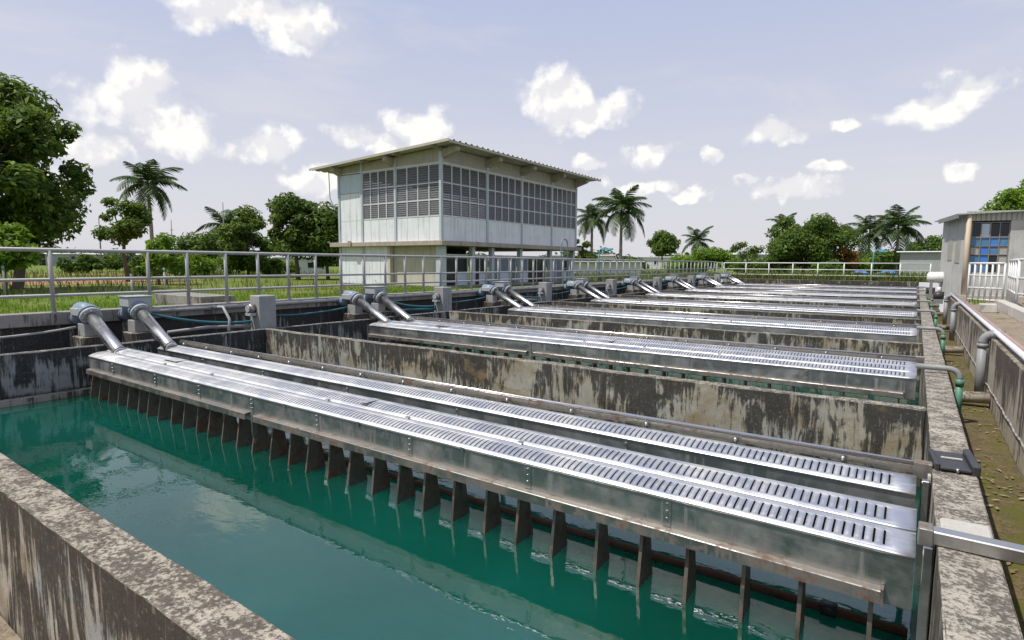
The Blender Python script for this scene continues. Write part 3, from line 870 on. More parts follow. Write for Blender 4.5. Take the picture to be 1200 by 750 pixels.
# ------------------------------------------------------------------ pump house
def pump_house():
    BX1, BX0, BY0, BY1 = -17.0, -23.85, 18.85, 30.85
    ZL, ZWB, ZWT = 1.92, 3.05, 5.27
    r = empty('pump_house', (BX1, BY0, -0.1), 'two-storey pump house with louvred upper windows and corrugated overhanging roof', 'building')
    FX = lambda u, n, z: (BX1 + n, BY0 + u, z)              # +X face, u along +Y
    FY = lambda u, n, z: (BX1 - u, BY0 - n, z)              # -Y face, u to the left (-X)
    bays_x = [0.0, 3.25, 6.2, 9.2, 12.0]
    bays_y = [0.0, 2.85, 5.15, 6.85]
    # slab between storeys
    MB().box(BX0 - 0.45, BX1 + 0.28, BY0 - 0.30, BY1 + 0.25, ZL - 0.16, ZL + 0.05).build('floor_slab', 'ledge', r, 0.015)
    MB().box(BX0 - 0.1, BX1 + 0.1, BY0 - 0.05, BY1 + 0.1, -0.3, -0.02).build('base_slab', 'concrete_deck', r)
    # upper back walls and ceiling
    MB().box(BX0, BX0 + 0.12, BY0 + 0.14, BY1, ZL + 0.05, ZWB).box(BX0, BX0 + 0.12, BY0 + 0.14, BY1, ZWT, ZWT + 0.35).build('back_wall', 'panel_white', r)
    MB().box(BX0 + 0.121, BX1 - 0.12, BY1 - 0.12, BY1, ZL + 0.05, ZWT + 0.4).build('end_wall', 'panel_white', r)
    MB().box(BX0 + 0.2, BX1 - 0.2, BY0 + 0.2, BY1 - 0.2, ZWT + 0.1, ZWT + 0.16).build('ceiling', 'inside_shade', r)
    # beige bands above the windows: top follows the roof slope
    def roof_z(x): return 6.05 + (x + 16.0) * 0.0457
    MB().prism([(BY0 + 0.0, ZWT + 0.08), (BY1, ZWT + 0.08), (BY1, roof_z(BX1) - 0.05), (BY0, roof_z(BX1) - 0.05)], 'x', BX1 - 0.1, BX1 - 0.02).build('band', 'band_beige', r)
    MB().prism([(BX0, ZWT + 0.08), (BX1 - 0.101, ZWT + 0.08), (BX1 - 0.101, roof_z(BX1) - 0.06), (BX0, roof_z(BX0) - 0.06)], 'y', BY0 + 0.02, BY0 + 0.1).build('band', 'band_beige', r)
    # louvre pane: frame-less stack of tilted glass blades
    def pane_mesh(wd, ht, face):
        mb = MB()
        nb = 7
        for i in range(nb):
            z = ht * (i + 0.08) / nb
            dz = ht / nb * 0.86
            pr = [(-0.006, z), (0.0, z), (-0.032, z + dz * 1.14), (-0.038, z + dz * 1.14)]
            if face == 'x':
                mb.prism([(p, q) for p, q in pr], 'y', 0.0, wd)
            else:
                mb.prism([(-p, q) for p, q in pr], 'x', -wd, 0.0)
        return mb.mesh('louvre_pane', 'louvre')
    meshes = {}
    def facade(F, bays, face, kinds, panel):
        for b, (u0, u1) in enumerate(zip(bays[:-1], bays[1:])):
            cw = 0.07
            a, c = u0 + cw, u1 - cw
            kd = kinds[b]
            lo = [0.0, 1.0]
            # boards below the sill
            nbd = 4
            for i in range(nbd):
                w0, w1 = a + (c - a) * i / nbd, a + (c - a) * (i + 1) / nbd
                MB().box(w0 + 0.006, w1 - 0.006, -0.06, -0.012, ZL + 0.052, ZWB - 0.03, F).build('board', panel, r, 0.004)
            MB().box(a, c, -0.09, -0.062, ZL + 0.052, ZWB - 0.03, F).build('backing', 'panel_white', r)
            if kd == 'panel':
                for (z0, z1, m) in ((ZWB - 0.02, 4.35, panel), (4.37, ZWT, 'panel_blue')):
                    for i in range(2):
                        w0, w1 = a + (c - a) * i / 2, a + (c - a) * (i + 1) / 2
                        MB().box(w0 + 0.006, w1 - 0.006, -0.06, -0.012, z0, z1 - 0.01, F).build('board', m, r, 0.004)
                MB().box(a, c, -0.09, -0.062, ZWB - 0.02, ZWT, F).build('backing', 'panel_white', r)
                continue
            win = MB()
            nc, nr = (5, 3) if (face == 'x') else (4, 3)
            cols = [a + (c - a) * i / nc for i in range(nc + 1)]
            rows = [ZWB, ZWB + 0.70, ZWB + 1.43, ZWT]
            for i, u in enumerate(cols):
                win.box(u - 0.028 if i else u, u + 0.028 if i < nc else u, -0.075, -0.005, ZWB, ZWT, F)
            for i, z in enumerate(rows):
                win.box(a + 0.001, c - 0.001, -0.078, -0.002, z - 0.025, z + 0.025, F)
            wo = win.build('window', 'frame_white', r)
            wd = (c - a) / nc - 0.056
            for i in range(nc):
                for j in range(nr):
                    ht = rows[j + 1] - rows[j] - 0.05
                    key = (face, round(wd, 2), round(ht, 2))
                    if key not in meshes:
                        meshes[key] = pane_mesh(wd, ht, face)
                    p = Vector(F(cols[i] + 0.028, -0.012, rows[j] + 0.025)) - world_loc(wo)
                    inst(meshes[key], 'louvre_pane', p, wo)
        # sill and head strips
        MB().box(bays[0] + 0.05, bays[-1] - 0.02, -0.1, 0.02, ZWT + 0.026, ZWT + 0.078, F).build('head_strip', 'frame_white', r)
        for b, u in enumerate(bays):
            if b == 0 and face == 'y': continue
            MB().box(u - 0.068, u + 0.068, -0.10, 0.035, ZL + 0.051, ZWT + 0.5, F).build('column', 'column_paint', r, 0.006)
    facade(FX, bays_x, 'x', ['win'] * 4, 'panel_white')
    facade(FY, bays_y, 'y', ['win', 'win', 'panel'], 'panel_white')
    # ground floor, left side: white boards then a bare wall
    zb, zt = -0.02, ZL - 0.165
    nb = 6
    for i in range(nb):
        w0, w1 = 3.35 + (6.75 - 3.35) * i / nb, 3.35 + (6.75 - 3.35) * (i + 1) / nb
        MB().box(w0 + 0.006, w1 - 0.006, -0.05, 0.0, zb, zt, FY).build('board', 'panel_white', r, 0.004)
    MB().box(0.3, 3.34, -0.32, -0.2, zb, zt, FY).build('bare_wall', 'wall_yellow', r)
    MB().box(3.35, 6.75, -0.12, -0.052, zb, zt, FY).build('backing', 'panel_white', r)
    for u, w_, m in ((0.17, 0.17, 'column_paint'), (3.30, 0.1, 'wall_yellow'), (5.1, 0.08, 'column_paint'), (6.82, 0.07, 'column_paint')):
        MB().box(u - w_, u + w_, -0.30 if u < 1 else -0.15, 0.03 if u < 1 else 0.05, zb, zt, FY).build('column', m, r, 0.01)
    # ground floor, tank side: posts with doors set back
    for u in (2.25, 3.75, 6.2, 9.2, 11.85):
        MB().box(u - 0.11, u + 0.11, -0.24, -0.02, zb, zt, FX).build('column', 'column_paint', r, 0.01)
    MB().box(BX0, BX0 + 0.1, BY0 + 0.15, BY1 - 2.4, zb, zt).build('back_wall', 'wall_yellow', r)
    MB().box(BX0 + 0.11, BX1 - 4.5, BY0 + 7.0, BY0 + 7.1, zb, zt).build('inner_wall', 'wall_yellow', r)
    MB().box(0.36, 12.0, -0.36, -0.26, zt - 0.42, zt - 0.36, FX).build('transom', 'frame_white', r)
    us = [0.42, 1.25, 2.1, 2.4, 3.0, 3.6, 3.95, 4.7, 5.4, 6.05, 6.4, 7.2, 8.1, 9.05, 9.4, 10.2, 11.0, 11.7]
    for i, u in enumerate(us):
        MB().box(u - 0.03, u + 0.03, -0.345, -0.275, zb, zt - 0.421, FX).build('mullion', 'frame_white', r)
    for i, (ua, ub) in enumerate(zip(us[:-1], us[1:])):
        if i in (2, 5, 9, 13): continue
        m = 'door_blue' if i in (6, 7, 8, 10, 14, 15) else 'glass_dark'
        z0 = zb
        if i % 3 == 1:
            MB().box(ua + 0.032, ub - 0.032, -0.33, -0.29, zb, 0.55, FX).build('door_panel', 'panel_blue', r)
            z0 = 0.56
        MB().box(ua + 0.032, ub - 0.032, -0.315, -0.305, z0, zt - 0.425, FX).build('pane', m, r)
    # outriggers under the eaves
    for u in bays_x:
        x0, x1 = BX1 - 0.05, BX1 + 0.82
        uu = min(max(u, 0.16), 11.85) + BY0
        MB().prism([(x0, roof_z(x0) - 0.52), (x0, roof_z(x0) - 0.12), (x1, roof_z(x1) - 0.12), (x1, roof_z(x1) - 0.30)], 'y', uu - 0.13, uu + 0.13).build('outrigger', 'ledge', r, 0.01)
    for u in (3.0, 6.75):
        x = BX1 - u
        z = roof_z(x)
        MB().prism([(BY0 + 0.1, z - 0.48), (BY0 + 0.1, z - 0.11), (BY0 - 0.5, z - 0.11), (BY0 - 0.5, z - 0.28)], 'x', x - 0.14, x + 0.14).build('outrigger', 'ledge', r, 0.01)
    # corrugated roof: ribs run across, the edge shows their profile
    mb = MB()
    xa, xb = -25.35, -16.0
    y = BY0 - 0.6
    prof = []
    while y < BY1 + 1.0:
        prof += [(y, 0.0), (y + 0.20, 0.0), (y + 0.235, 0.05), (y + 0.335, 0.05), (y + 0.37, 0.0)]
        y += 0.385
    for (ya, za), (yb, zb2) in zip(prof[:-1], prof[1:]):
        A, B = (xa, ya, roof_z(xa) + za), (xb, ya, roof_z(xb) + za)
        C, D = (xb, yb, roof_z(xb) + zb2), (xa, yb, roof_z(xa) + zb2)
        mb.quad(A, B, C, D)
        lo = lambda p: (p[0], p[1], p[2] - 0.012)
        mb.quad(lo(D), lo(C), lo(B), lo(A))
        mb.quad(lo(B), lo(C), C, B)
        mb.quad(A, D, lo(D), lo(A))
    e0, e1 = prof[0][0], prof[-1][0]
    ro = mb.build('roof', 'roof_sheet', r)
    MB().prism([(xa, roof_z(xa) - 0.055), (xb, roof_z(xb) - 0.055), (xb, roof_z(xb) + 0.055), (xa, roof_z(xa) + 0.055)], 'y', e0 - 0.03, e0 - 0.005).build('barge_board', 'roof_sheet', ro)
    MB().prism([(xb - 0.05, roof_z(xb) - 0.10), (xb - 0.01, roof_z(xb) - 0.10), (xb - 0.01, roof_z(xb) - 0.014), (xb - 0.05, roof_z(xb) - 0.014)], 'y', e0, e1).build('eave_board', 'roof_sheet', ro)
    for xp in (-17.15, -19.4, -21.6, -23.7):
        MB().prism([(xp - 0.05, roof_z(xp) - 0.11), (xp + 0.05, roof_z(xp) - 0.11), (xp + 0.05, roof_z(xp) - 0.013), (xp - 0.05, roof_z(xp) - 0.013)], 'y', e0 + 0.02, e1 - 0.05).build('purlin', 'ledge', ro)
    # drip pipe and cable at the left corner
    MB().tube([(BX0 - 0.5, BY0 - 0.2, roof_z(BX0) - 0.2), (BX0 - 0.45, BY0 - 0.2, 4.2), (BX0 - 0.25, BY0 - 0.1, 3.7), (BX0 - 0.05, BY0 + 0.0, 3.55)], 0.02, 6).build('drip_pipe', 'pole_grey', r)
    MB().box(BX0 + 1.0, BX0 + 1.22, BY0 - 0.36, BY0 - 0.302, ZL - 0.15, ZL + 0.12).build('ledge_bracket', 'ledge', r)
    return r
pump_house()

# arched handrail in front of the pump house
rr = empty('arched_handrail', (-14.0, 24.0, -0.1), 'blue-grey arched ladder handrail before the pump house corner', 'handrail')
for dy in (0.0, 0.45):
    pass
pts = [(-14.0, 24.0, -0.1), (-14.0, 24.0, 1.85)] + bend((-14.0, 24.0, 1.85), (-14.0, 24.02, 2.18), (-14.0, 24.3, 2.18), 5)[1:] + bend((-14.0, 24.3, 2.18), (-14.0, 24.58, 2.18), (-14.0, 24.6, 1.85), 5)[1:] + [(-14.0, 24.6, -0.1)]
MB().tube(pts, 0.035, 8).build('hoop', 'flange_blue', rr)
for z in (0.35, 0.75, 1.15, 1.55):
    MB().tube([(-14.0, 24.0, z), (-14.0, 24.6, z)], 0.02, 6).build('rung', 'flange_blue', rr)

# ------------------------------------------------------------------ right side: channel pipes, rail pipes, fittings
arm = empty('steel_arm', (0.1, YL - 0.02, -0.41), 'square stainless arm crossing the channel wall from the nearest trough', 'arm')
MB().box(0.09, 1.25, YL - 0.05, YL + 0.035, -0.416, -0.345).build('arm_tube', 'steel', arm, 0.006)
MB().box(0.088, 0.15, YL - 0.06, YL + 0.045, -0.43, -0.338).build('end_clamp', 'steel_dirty', arm, 0.004)
o = rough_block('concrete_pad', 'kerb', X_R0 + 0.02, X_R1 - 0.012, YL + 0.09, YL + 0.34, Z_WALL - 0.02, Z_WALL + 0.022, 0.06, 0.004)
tag(o, 'pale mortar pad on the channel wall beside the steel arm', 'pad')
for k, (dy, lab) in enumerate(((0.12, 'front'), (1.26, 'rear'))):
    y = YL + dy - 0.10
    g = empty('guide_post', (0.13, y, -1.2), 'pale upright steel guide at the right wall by the nearest trough, %s one' % lab, 'post', 'upright guides')
    MB().box(0.115, 0.158, y - 0.03, y + 0.03, -1.25, -0.46).build('guide_channel', 'steel', g, 0.004)
    MB().box(0.148, 0.165, y + 0.04, y + 0.10, -1.25, -0.44).build('guide_strip', 'kerb', g)

fl = empty('wall_fitting', (0.29, 5.02, Z_WALL), 'black tray-shaped fitting with pale slot lying on the channel wall', 'fitting', None, 0.12)
fl.scale = (0.82, 0.82, 0.82)
def L(mb, n, m, par, bv=0.0): return _local(mb, n, m, par, bv)
L(MB().prism([(-0.20, 0.02), (0.20, 0.05), (0.20, 0.075), (-0.20, 0.045)], 'x', -0.115, 0.10), 'tray', 'black_plastic', fl, 0.006)
L(MB().prism([(-0.20, 0.0), (0.21, 0.0), (0.21, 0.12), (-0.20, 0.085)], 'x', 0.10, 0.155), 'side_wing', 'black_plastic', fl, 0.008)
L(MB().prism([(-0.18, 0.0), (0.19, 0.0), (0.19, 0.09), (-0.18, 0.065)], 'x', -0.15, -0.115), 'side_wing', 'black_plastic', fl, 0.006)
L(MB().prism([(0.02, 0.063), (0.045, 0.065), (0.045, 0.072), (0.02, 0.07)], 'x', -0.08, 0.07), 'pale_slot', 'kerb', fl)
L(MB().tube([(-0.0, -0.21, 0.02), (0.0, -0.21, 0.05)], 0.012, 8), 'screw', 'steel', fl)

def overflow(k):
    """grey pipe from a trough over the channel wall, elbow, green drop pipe"""
    y = YL + PITCH_B * k - 0.02
    r = empty('overflow_pipe', (0.1, y, -0.34), 'grey overflow pipe with green drop leg at the %s basin' % ORD[k], 'pipe', 'overflow pipes over the channel wall')
    pts = [(0.07, y, -0.345), (0.40, y, -0.345)] + bend((0.40, y, -0.345), (0.545, y, -0.345), (0.545, y - 0.01, -0.49), 6)[1:]
    MB().tube(pts, 0.037, 12).build('pipe_run', 'pvc_grey', r)
    MB().tube([(0.545, y - 0.01, -0.47), (0.545, y - 0.01, -0.56)], 0.047, 12).build('socket', 'pvc_green', r)
    MB().tube([(0.545, y - 0.01, -0.55), (0.545, y - 0.01, -0.98)], 0.041, 12).build('drop_leg', 'pvc_green', r)
    return r
for k in range(1, NB): overflow(k)
for k in range(1, NB):
    y = 10.62 + PITCH_B * (k - 1)
    r = empty('stub_pipe', (0.6, y, -0.95), 'stubby concrete-coated pipe across the drain channel near the %s overflow pipe' % ORD[k - 1], 'pipe', 'stub pipes in the drain channel')
    MB().tube([(0.56, y, -0.93), (0.62, y, -0.925), (0.975, y, -0.90)], 0.085, 14).build('pipe_run', 'concrete_retain', r)
    MB().tube([(0.56, y, -0.93), (0.64, y, -0.925)], 0.10, 14).build('collar', 'concrete_pier', r)
for k, y in enumerate((11.25, 19.8, 24.8)):
    r = empty('riser_pipe', (0.9, y, -1.05), 'fat grey riser pipe with top elbow against the retaining wall, %s one' % ('nearest', 'middle', 'farthest')[k], 'pipe', 'riser pipes')
    MB().tube([(0.895, y, -1.06), (0.895, y, -0.22)], 0.062, 16).build('riser', 'pvc_grey', r)
    MB().tube([(0.895, y, -0.24), (0.895, y, -0.18)], 0.074, 16).build('socket', 'pvc_grey', r)
    MB().tube(bend((0.895, y, -0.19), (0.895, y, -0.03), (1.06, y - 0.06, -0.03), 7) + [(1.13, y - 0.08, -0.03)], 0.067, 16).build('elbow', 'pvc_grey', r)
r = MB().tube([(1.03, 2.0, 0.0), (1.03, 26.0, 0.01)], 0.034, 12).build('wall_pipe', 'pipe_white')
tag(r, 'pale lilac pipe running along the top of the retaining wall', 'pipe')
r = MB().tube([(1.12, 2.0, -0.02), (1.12, 26.0, -0.01)], 0.030, 12).build('wall_pipe', 'pipe_red')
tag(r, 'thin reddish pipe beside the pale one on the retaining wall', 'pipe')
r = MB()
for i in range(0, 70):
    yy = 5.0 + i * 0.22
    r.tube([(0.968, yy, -0.78 + 0.012 * math.sin(i * 1.7)), (0.968, yy + 0.2, -0.78 + 0.012 * math.sin((i + 1) * 1.7))], 0.011, 5)
tag(r.build('cable', 'cable_grey'), 'thin cable stapled along the retaining wall face', 'cable')

# raised kerb, rubble and white railing on the yard
o = rough_block('yard_kerb', 'kerb', 1.72, 1.92, 12.0, 19.6, -0.1, 0.12, 0.2, 0.006)
tag(o, 'pale concrete kerb running back across the paved yard', 'kerb')
o = rough_block('rubble_lump', 'kerb', 1.28, 1.58, 17.3, 17.8, -0.1, 0.09, 0.1, 0.05)
tag(o, 'pale lump of rubble on the paved yard by the retaining wall', 'rubble')

def panel_rail(name, label, a, b, h, n):
    a, b = Vector(a), Vector(b)
    r = empty(name, a, label, 'railing', 'white yard railings')
    for z in (0.06, 0.42, 0.80, h):
        MB().tube([a + Vector((0, 0, z)), b + Vector((0, 0, z))], 0.028 if z < h else 0.034, 8).build('rail_bar', 'rail_white', r)
    pm = MB().tube([(0, 0, 0), (0, 0, h)], 0.028, 8).mesh('post', 'rail_white')
    for i in range(n + 1):
        inst(pm, 'post', (b - a) * (i / n), r)
    return r
panel_rail('yard_railing', 'white barred railing panel in front of the right-hand shed door', (1.34, 22.9, -0.1), (2.12, 22.2, -0.1), 1.17, 6)
panel_rail('yard_railing', 'white railing at the right edge beyond the kerb', (2.02, 18.4, -0.1), (2.9, 17.4, -0.1), 1.25, 3)
panel_rail('yard_railing', 'white railing running back along the yard toward the shed', (2.02, 18.5, -0.1), (2.2, 22.0, -0.1), 1.25, 4)

# ------------------------------------------------------------------ right-hand shed
def shed():
    r = empty('pump_shed', (1.32, 26.0, -0.1), 'weathered grey shed with blue glazed front at the right edge', 'shed', None, 0.152)
    H, W, D = 3.02, 5.2, 3.6
    L(MB().box(0.0, 0.12, 0.0, D, -0.1, H - 0.1), 'side_wall', 'shed_wall', r)
    L(MB().box(0.12, W, D - 0.12, D, -0.1, H), 'back_wall', 'shed_wall', r)
    L(MB().box(W - 0.12, W, 0.0, D - 0.12, -0.1, H), 'side_wall', 'shed_wall', r)
    L(MB().box(0.12, 0.17, 0.0, 0.14, -0.1, H - 0.36), 'front_pier', 'shed_wall', r)
    L(MB().box(1.25, 1.75, 0.0, 0.14, -0.1, H - 0.36), 'front_pier', 'shed_wall', r)
    L(MB().box(2.7, W - 0.12, 0.0, 0.14, -0.1, H - 0.36), 'front_pier', 'shed_wall', r)
    L(MB().box(0.17, 1.25, 0.0, 0.14, -0.1, 0.85), 'apron_wall', 'shed_wall', r)
    # vertical ribbed fascia
    fs = MB()
    x = 0.0
    while x < W - 0.05:
        fs.prism([(x, -0.03), (x + 0.09, -0.03), (x + 0.11, 0.0), (x + 0.14, 0.0), (x + 0.14, 0.02), (x, 0.02)], 'z', H - 0.36, H - 0.02)
        x += 0.14
    L(fs, 'ribbed_fascia', 'shed_sheet', r)
    L(MB().prism([(-0.28, H - 0.14), (W + 0.2, H + 0.06), (W + 0.2, H + 0.10), (-0.28, H - 0.10)], 'y', -0.22, D + 0.2), 'roof', 'shed_sheet', r)
    L(MB().prism([(-0.30, H - 0.26), (-0.26, H - 0.26), (-0.26, H - 0.10), (-0.30, H - 0.10)], 'y', -0.2, D * 0.8), 'gutter', 'pole_grey', r)
    # window wall: mullions and coloured panes
    fr = MB()
    xs = [0.19, 0.45, 0.71, 0.97, 1.23]
    zs = [0.86, 1.19, 1.48, 1.78, 2.10, 2.60]
    for u in xs: fr.box(u - 0.015, u + 0.015, 0.03, 0.09, zs[0], zs[-1])
    for z in zs: fr.box(xs[0], xs[-1], 0.028, 0.092, z - 0.015 if z < 1.9 or z > 2.5 else z - 0.035, z + 0.015)
    wo = L(fr, 'window', 'pole_grey', r)
    cols = [['glass_blue', 'glass_blue', 'glass_dark', 'glass_pale'], ['glass_blue', 'bright_blue', 'glass_dark', 'glass_pale'],
            ['glass_pale', 'bright_blue', 'glass_blue', 'glass_pale'], ['glass_blue', 'glass_blue', 'bright_blue', 'glass_blue'],
            ['glass_dark', 'panel_blue', 'glass_dark', 'glass_dark']]
    for j in range(5):
        for i in range(4):
            L(MB().box(xs[i] + 0.016, xs[i + 1] - 0.016, 0.055, 0.062, zs[j] + 0.016, zs[j + 1] - 0.04), 'pane', cols[j][i], wo)
    L(MB().tube([(0.06, -0.10, -0.1), (0.06, -0.10, H - 0.1)], 0.075, 10), 'downpipe', 'downpipe', r)
    for y0_, z0_, z1_ in ((0.5, 1.2, 2.0), (1.7, 1.3, 2.1)):
        L(MB().box(-0.02, 0.0, y0_, y0_ + 0.7, z0_, z1_), 'shutter', 'glass_pale', r)
    L(MB().box(1.76, 2.69, 0.05, 0.09, -0.1, H - 0.4), 'opening_shade_panel', 'inside_shade', r)  # solid near-black panel across the opening, painted as the shade within
    L(MB().box(-0.06, W, -0.35, 0.0, -0.1, 0.06), 'plinth', 'kerb', r)
    return r
shed()

# small kit at the far corner
def cylinder_tank(loc, rad, ln, label, mat):
    r = empty('small_tank', loc, label, 'tank')
    L(MB().tube([(-ln / 2, 0, rad), (-ln / 2 + 0.08, 0, rad), (ln / 2 - 0.08, 0, rad), (ln / 2, 0, rad)], [rad * 0.6, rad, rad, rad * 0.6], 16), 'barrel', mat, r)
    for x in (-ln * 0.3, ln * 0.3):
        L(MB().box(x - 0.05, x + 0.05, -rad * 0.8, rad * 0.8, -0.45, rad * 0.4), 'cradle', 'pole_grey', r)
    return r
cylinder_tank((0.75, 29.0, 0.3), 0.22, 0.8, 'small white horizontal tank beside the shed', 'tank_white')
for i, (x, y, lab) in enumerate(((0.72, 26.7, 'dark pump motor beside the shed corner'), (0.55, 31.5, 'dark pump motor behind the small white tank'))):
    r = empty('pump_motor', (x, y, -0.42), lab, 'motor', 'pump motors')
    L(MB().tube([(-0.16, 0, 0.3), (0.16, 0, 0.3)], 0.15, 14), 'body', 'black_plastic', r)
    L(MB().box(-0.14, 0.14, -0.14, 0.14, 0.0, 0.17), 'foot', 'pole_grey', r)
    L(MB().tube([(0, 0, 0.4), (0, 0, 0.62)], 0.06, 10), 'stem', 'tank_white', r)

# ------------------------------------------------------------------ vegetation
def leaf_cloud(centres, radii, counts, size, rng, flat=0.75):
    """folded leaf blades scattered through clumps, denser near each clump's skin"""
    C, S = [], []
    for c, rd, n in zip(centres, radii, counts):
        d = rng.normal(size=(n, 3))
        d /= np.linalg.norm(d, axis=1)[:, None]
        rr = rng.random(n) ** 0.45
        p = d * rr[:, None] * np.array([rd, rd, rd * flat])
        C.append(p + np.array(c))
        S.append(d)
    C, S = np.concatenate(C), np.concatenate(S)
    n = len(C)
    nrm = S * 0.7 + rng.normal(size=(n, 3)) * 0.55 + np.array([0, 0, 0.55])
    nrm /= np.linalg.norm(nrm, axis=1)[:, None]
    a = rng.normal(size=(n, 3))
    a -= nrm * (a * nrm).sum(1)[:, None]
    a /= np.linalg.norm(a, axis=1)[:, None]
    b = np.cross(nrm, a)
    s = size * (0.6 + 0.8 * rng.random(n))[:, None]
    V = np.stack([C - a * s, C - b * s * 0.42 + nrm * s * 0.12, C + a * s - nrm * s * 0.25, C + b * s * 0.42 + nrm * s * 0.12], 1).reshape(-1, 3)
    return V, n
def quads_mesh(name, V, n, mat):
    me = bpy.data.meshes.new(name)
    me.vertices.add(len(V))
    me.vertices.foreach_set('co', V.astype(np.float32).ravel())
    me.loops.add(4 * n)
    me.loops.foreach_set('vertex_index', np.arange(4 * n, dtype=np.int32))
    me.polygons.add(n)
    me.polygons.foreach_set('loop_start', np.arange(0, 4 * n, 4, dtype=np.int32))
    me.polygons.foreach_set('loop_total', np.full(n, 4, dtype=np.int32))
    me.materials.append(MATS[mat])
    me.update(calc_edges=True)
    return me

def tree(label, loc, height, width, z_crown, clumps, leaf, per, mat, group=None, seed=0, trunks=1, name='leafy_tree', spread=1.0, shape=1.0, clump_r=0.2, cat='tree', trunk_r=None, offs=(0, 0)):
    rng = np.random.default_rng(seed + 100)
    r = empty(name, loc, label, cat, group)
    ch = height - z_crown
    cs, rs = [], []
    for i in range(clumps):
        for _ in range(50):
            q = rng.uniform(-1, 1, 3)
            rad2 = q[0] ** 2 + q[1] ** 2 + (q[2] ** 2 if q[2] > 0 else (q[2] * 1.0) ** 2)
            if 0.16 < rad2 < 1.0: break
        taper = 1.0 - 0.35 * shape * max(0.0, q[2])
        k = 1.0 - clump_r * 0.8
        cs.append((q[0] * width / 2 * k * taper + offs[0] * (q[2] + 1) / 2, q[1] * width / 2 * k * taper + offs[1], z_crown + ch * (0.5 + 0.5 * q[2] * k)))
        rs.append(width * clump_r * rng.uniform(0.5, 1.35))
    counts = [int(per * (rd / (width * clump_r)) ** 1.6) for rd in rs]
    V, n = leaf_cloud(cs, rs, counts, leaf, rng)
    inst(quads_mesh('crown', V, n, mat), 'crown', (0, 0, 0), r)
    tb = MB()
    tr = trunk_r or max(0.05, height * 0.022)
    for t in range(trunks):
        ax, ay = (rng.uniform(-1, 1, 2) * width * 0.12 * (trunks > 1))
        top = Vector((ax * 1.6 + offs[0] * 0.4, ay * 1.6, z_crown + ch * 0.45))
        base = Vector((ax, ay, -0.15))
        mid = base.lerp(top, 0.5) + Vector((rng.uniform(-0.1, 0.1) * height * 0.3, rng.uniform(-0.1, 0.1) * height * 0.3, 0))
        tb.tube([base, base + Vector((0, 0, 0.25)), mid, top], [tr * 1.5, tr * 1.1, tr * 0.85, tr * 0.5], 8)
        for i in range(t, clumps, trunks):
            c = Vector(cs[i])
            f = rng.uniform(0.35, 0.95)
            s = mid.lerp(top, f)
            m2 = s.lerp(c, 0.5) + Vector((0, 0, -0.06 * height * rng.uniform(0, 1)))
            tb.tube([s, m2, c], [tr * 0.4, tr * 0.25, tr * 0.08], 5, False)
    _local(tb, 'trunk', 'bark', r)
    return r

tree('huge dark-leaved tree at the left edge above the railing', spot(-2, 21.5), 8.0, 6.7, 1.3, 66, 0.14, 400, 'leaf_dark', None, 33, 4, spread=1, shape=0.9, clump_r=0.13)
tree('young bright green tree at the left edge behind the railing', spot(4, 17.5), 2.45, 2.1, 0.6, 14, 0.12, 170, 'leaf_bright', 'leafy trees', 4, 2, clump_r=0.24)
tree('small dark tree in front of the tall left palm', spot(149, 31), 4.9, 3.0, 1.6, 17, 0.13, 190, 'leaf_dark', 'leafy trees', 5, 1, clump_r=0.17)
tree('bright green shrub right below the tall left palm', spot(192, 27), 2.35, 2.3, 0.1, 12, 0.12, 180, 'leaf_bright', 'leafy trees', 6, 2, clump_r=0.22, name='leafy_shrub', cat='shrub')
tree('round dense dark tree midway between left palm and pump house', spot(291, 40), 4.6, 4.3, 0.35, 24, 0.15, 420, 'leaf_dark', 'leafy trees', 7, 1, clump_r=0.19)
tree('olive green bushy tree behind the round dark tree', spot(243, 48), 3.9, 4.6, 0.3, 20, 0.16, 330, 'leaf_mid', 'leafy trees', 8, 1, clump_r=0.2)
tree('tall uneven green tree left of the pump house', spot(349, 36), 6.0, 3.7, 0.9, 30, 0.15, 330, 'leaf_mid', 'leafy trees', 9, 1, clump_r=0.2, shape=1.2)
tree('broad green tree touching the pump house left corner', spot(384, 37), 4.9, 4.6, 0.4, 30, 0.15, 380, 'leaf_mid', 'leafy trees', 10, 1, clump_r=0.2)
tree('dark tree peeping past the pump house right end', spot(680, 50), 3.6, 2.6, 0.3, 12, 0.16, 260, 'leaf_dark', 'leafy trees', 11, 1)
tree('small umbrella-shaped tree standing alone against the sky', spot(775, 60), 4.5, 4.2, 1.9, 14, 0.17, 300, 'leaf_dark', 'leafy trees', 12, 1, clump_r=0.19, shape=0.2)
tree('bright leafy bush right of the short palm', spot(838, 64), 3.1, 5.2, 0.2, 20, 0.17, 300, 'leaf_bright', 'leafy trees', 13, 1, clump_r=0.18, name='leafy_shrub', cat='shrub')
tree('sparse thin tree between the short palm and the big round tree', spot(874, 70), 3.9, 4.4, 1.9, 9, 0.17, 120, 'leaf_mid', 'leafy trees', 14, 1, clump_r=0.15, shape=0.1)
tree('big broad green tree beyond the far railing', spot(942, 58), 6.2, 9.0, 0.5, 46, 0.19, 460, 'leaf_mid', 'leafy trees', 15, 1, clump_r=0.14, shape=0.5)
tree('orange-leaved shrub beside the big broad tree', spot(989, 55), 3.3, 2.4, 0.3, 12, 0.15, 210, 'leaf_orange', 'leafy trees', 16, 1, name='leafy_shrub', cat='shrub')
tree('dark shrub below the two right palms', spot(1035, 62), 2.6, 5.5, 0.1, 16, 0.17, 280, 'leaf_dark', 'leafy trees', 17, 1, name='leafy_shrub', cat='shrub')
tree('green tree clump behind the far white wall left of the shed', spot(1090, 92), 5.6, 9.5, 0.3, 26, 0.24, 330, 'leaf_mid', 'leafy trees', 18, 1, clump_r=0.17)
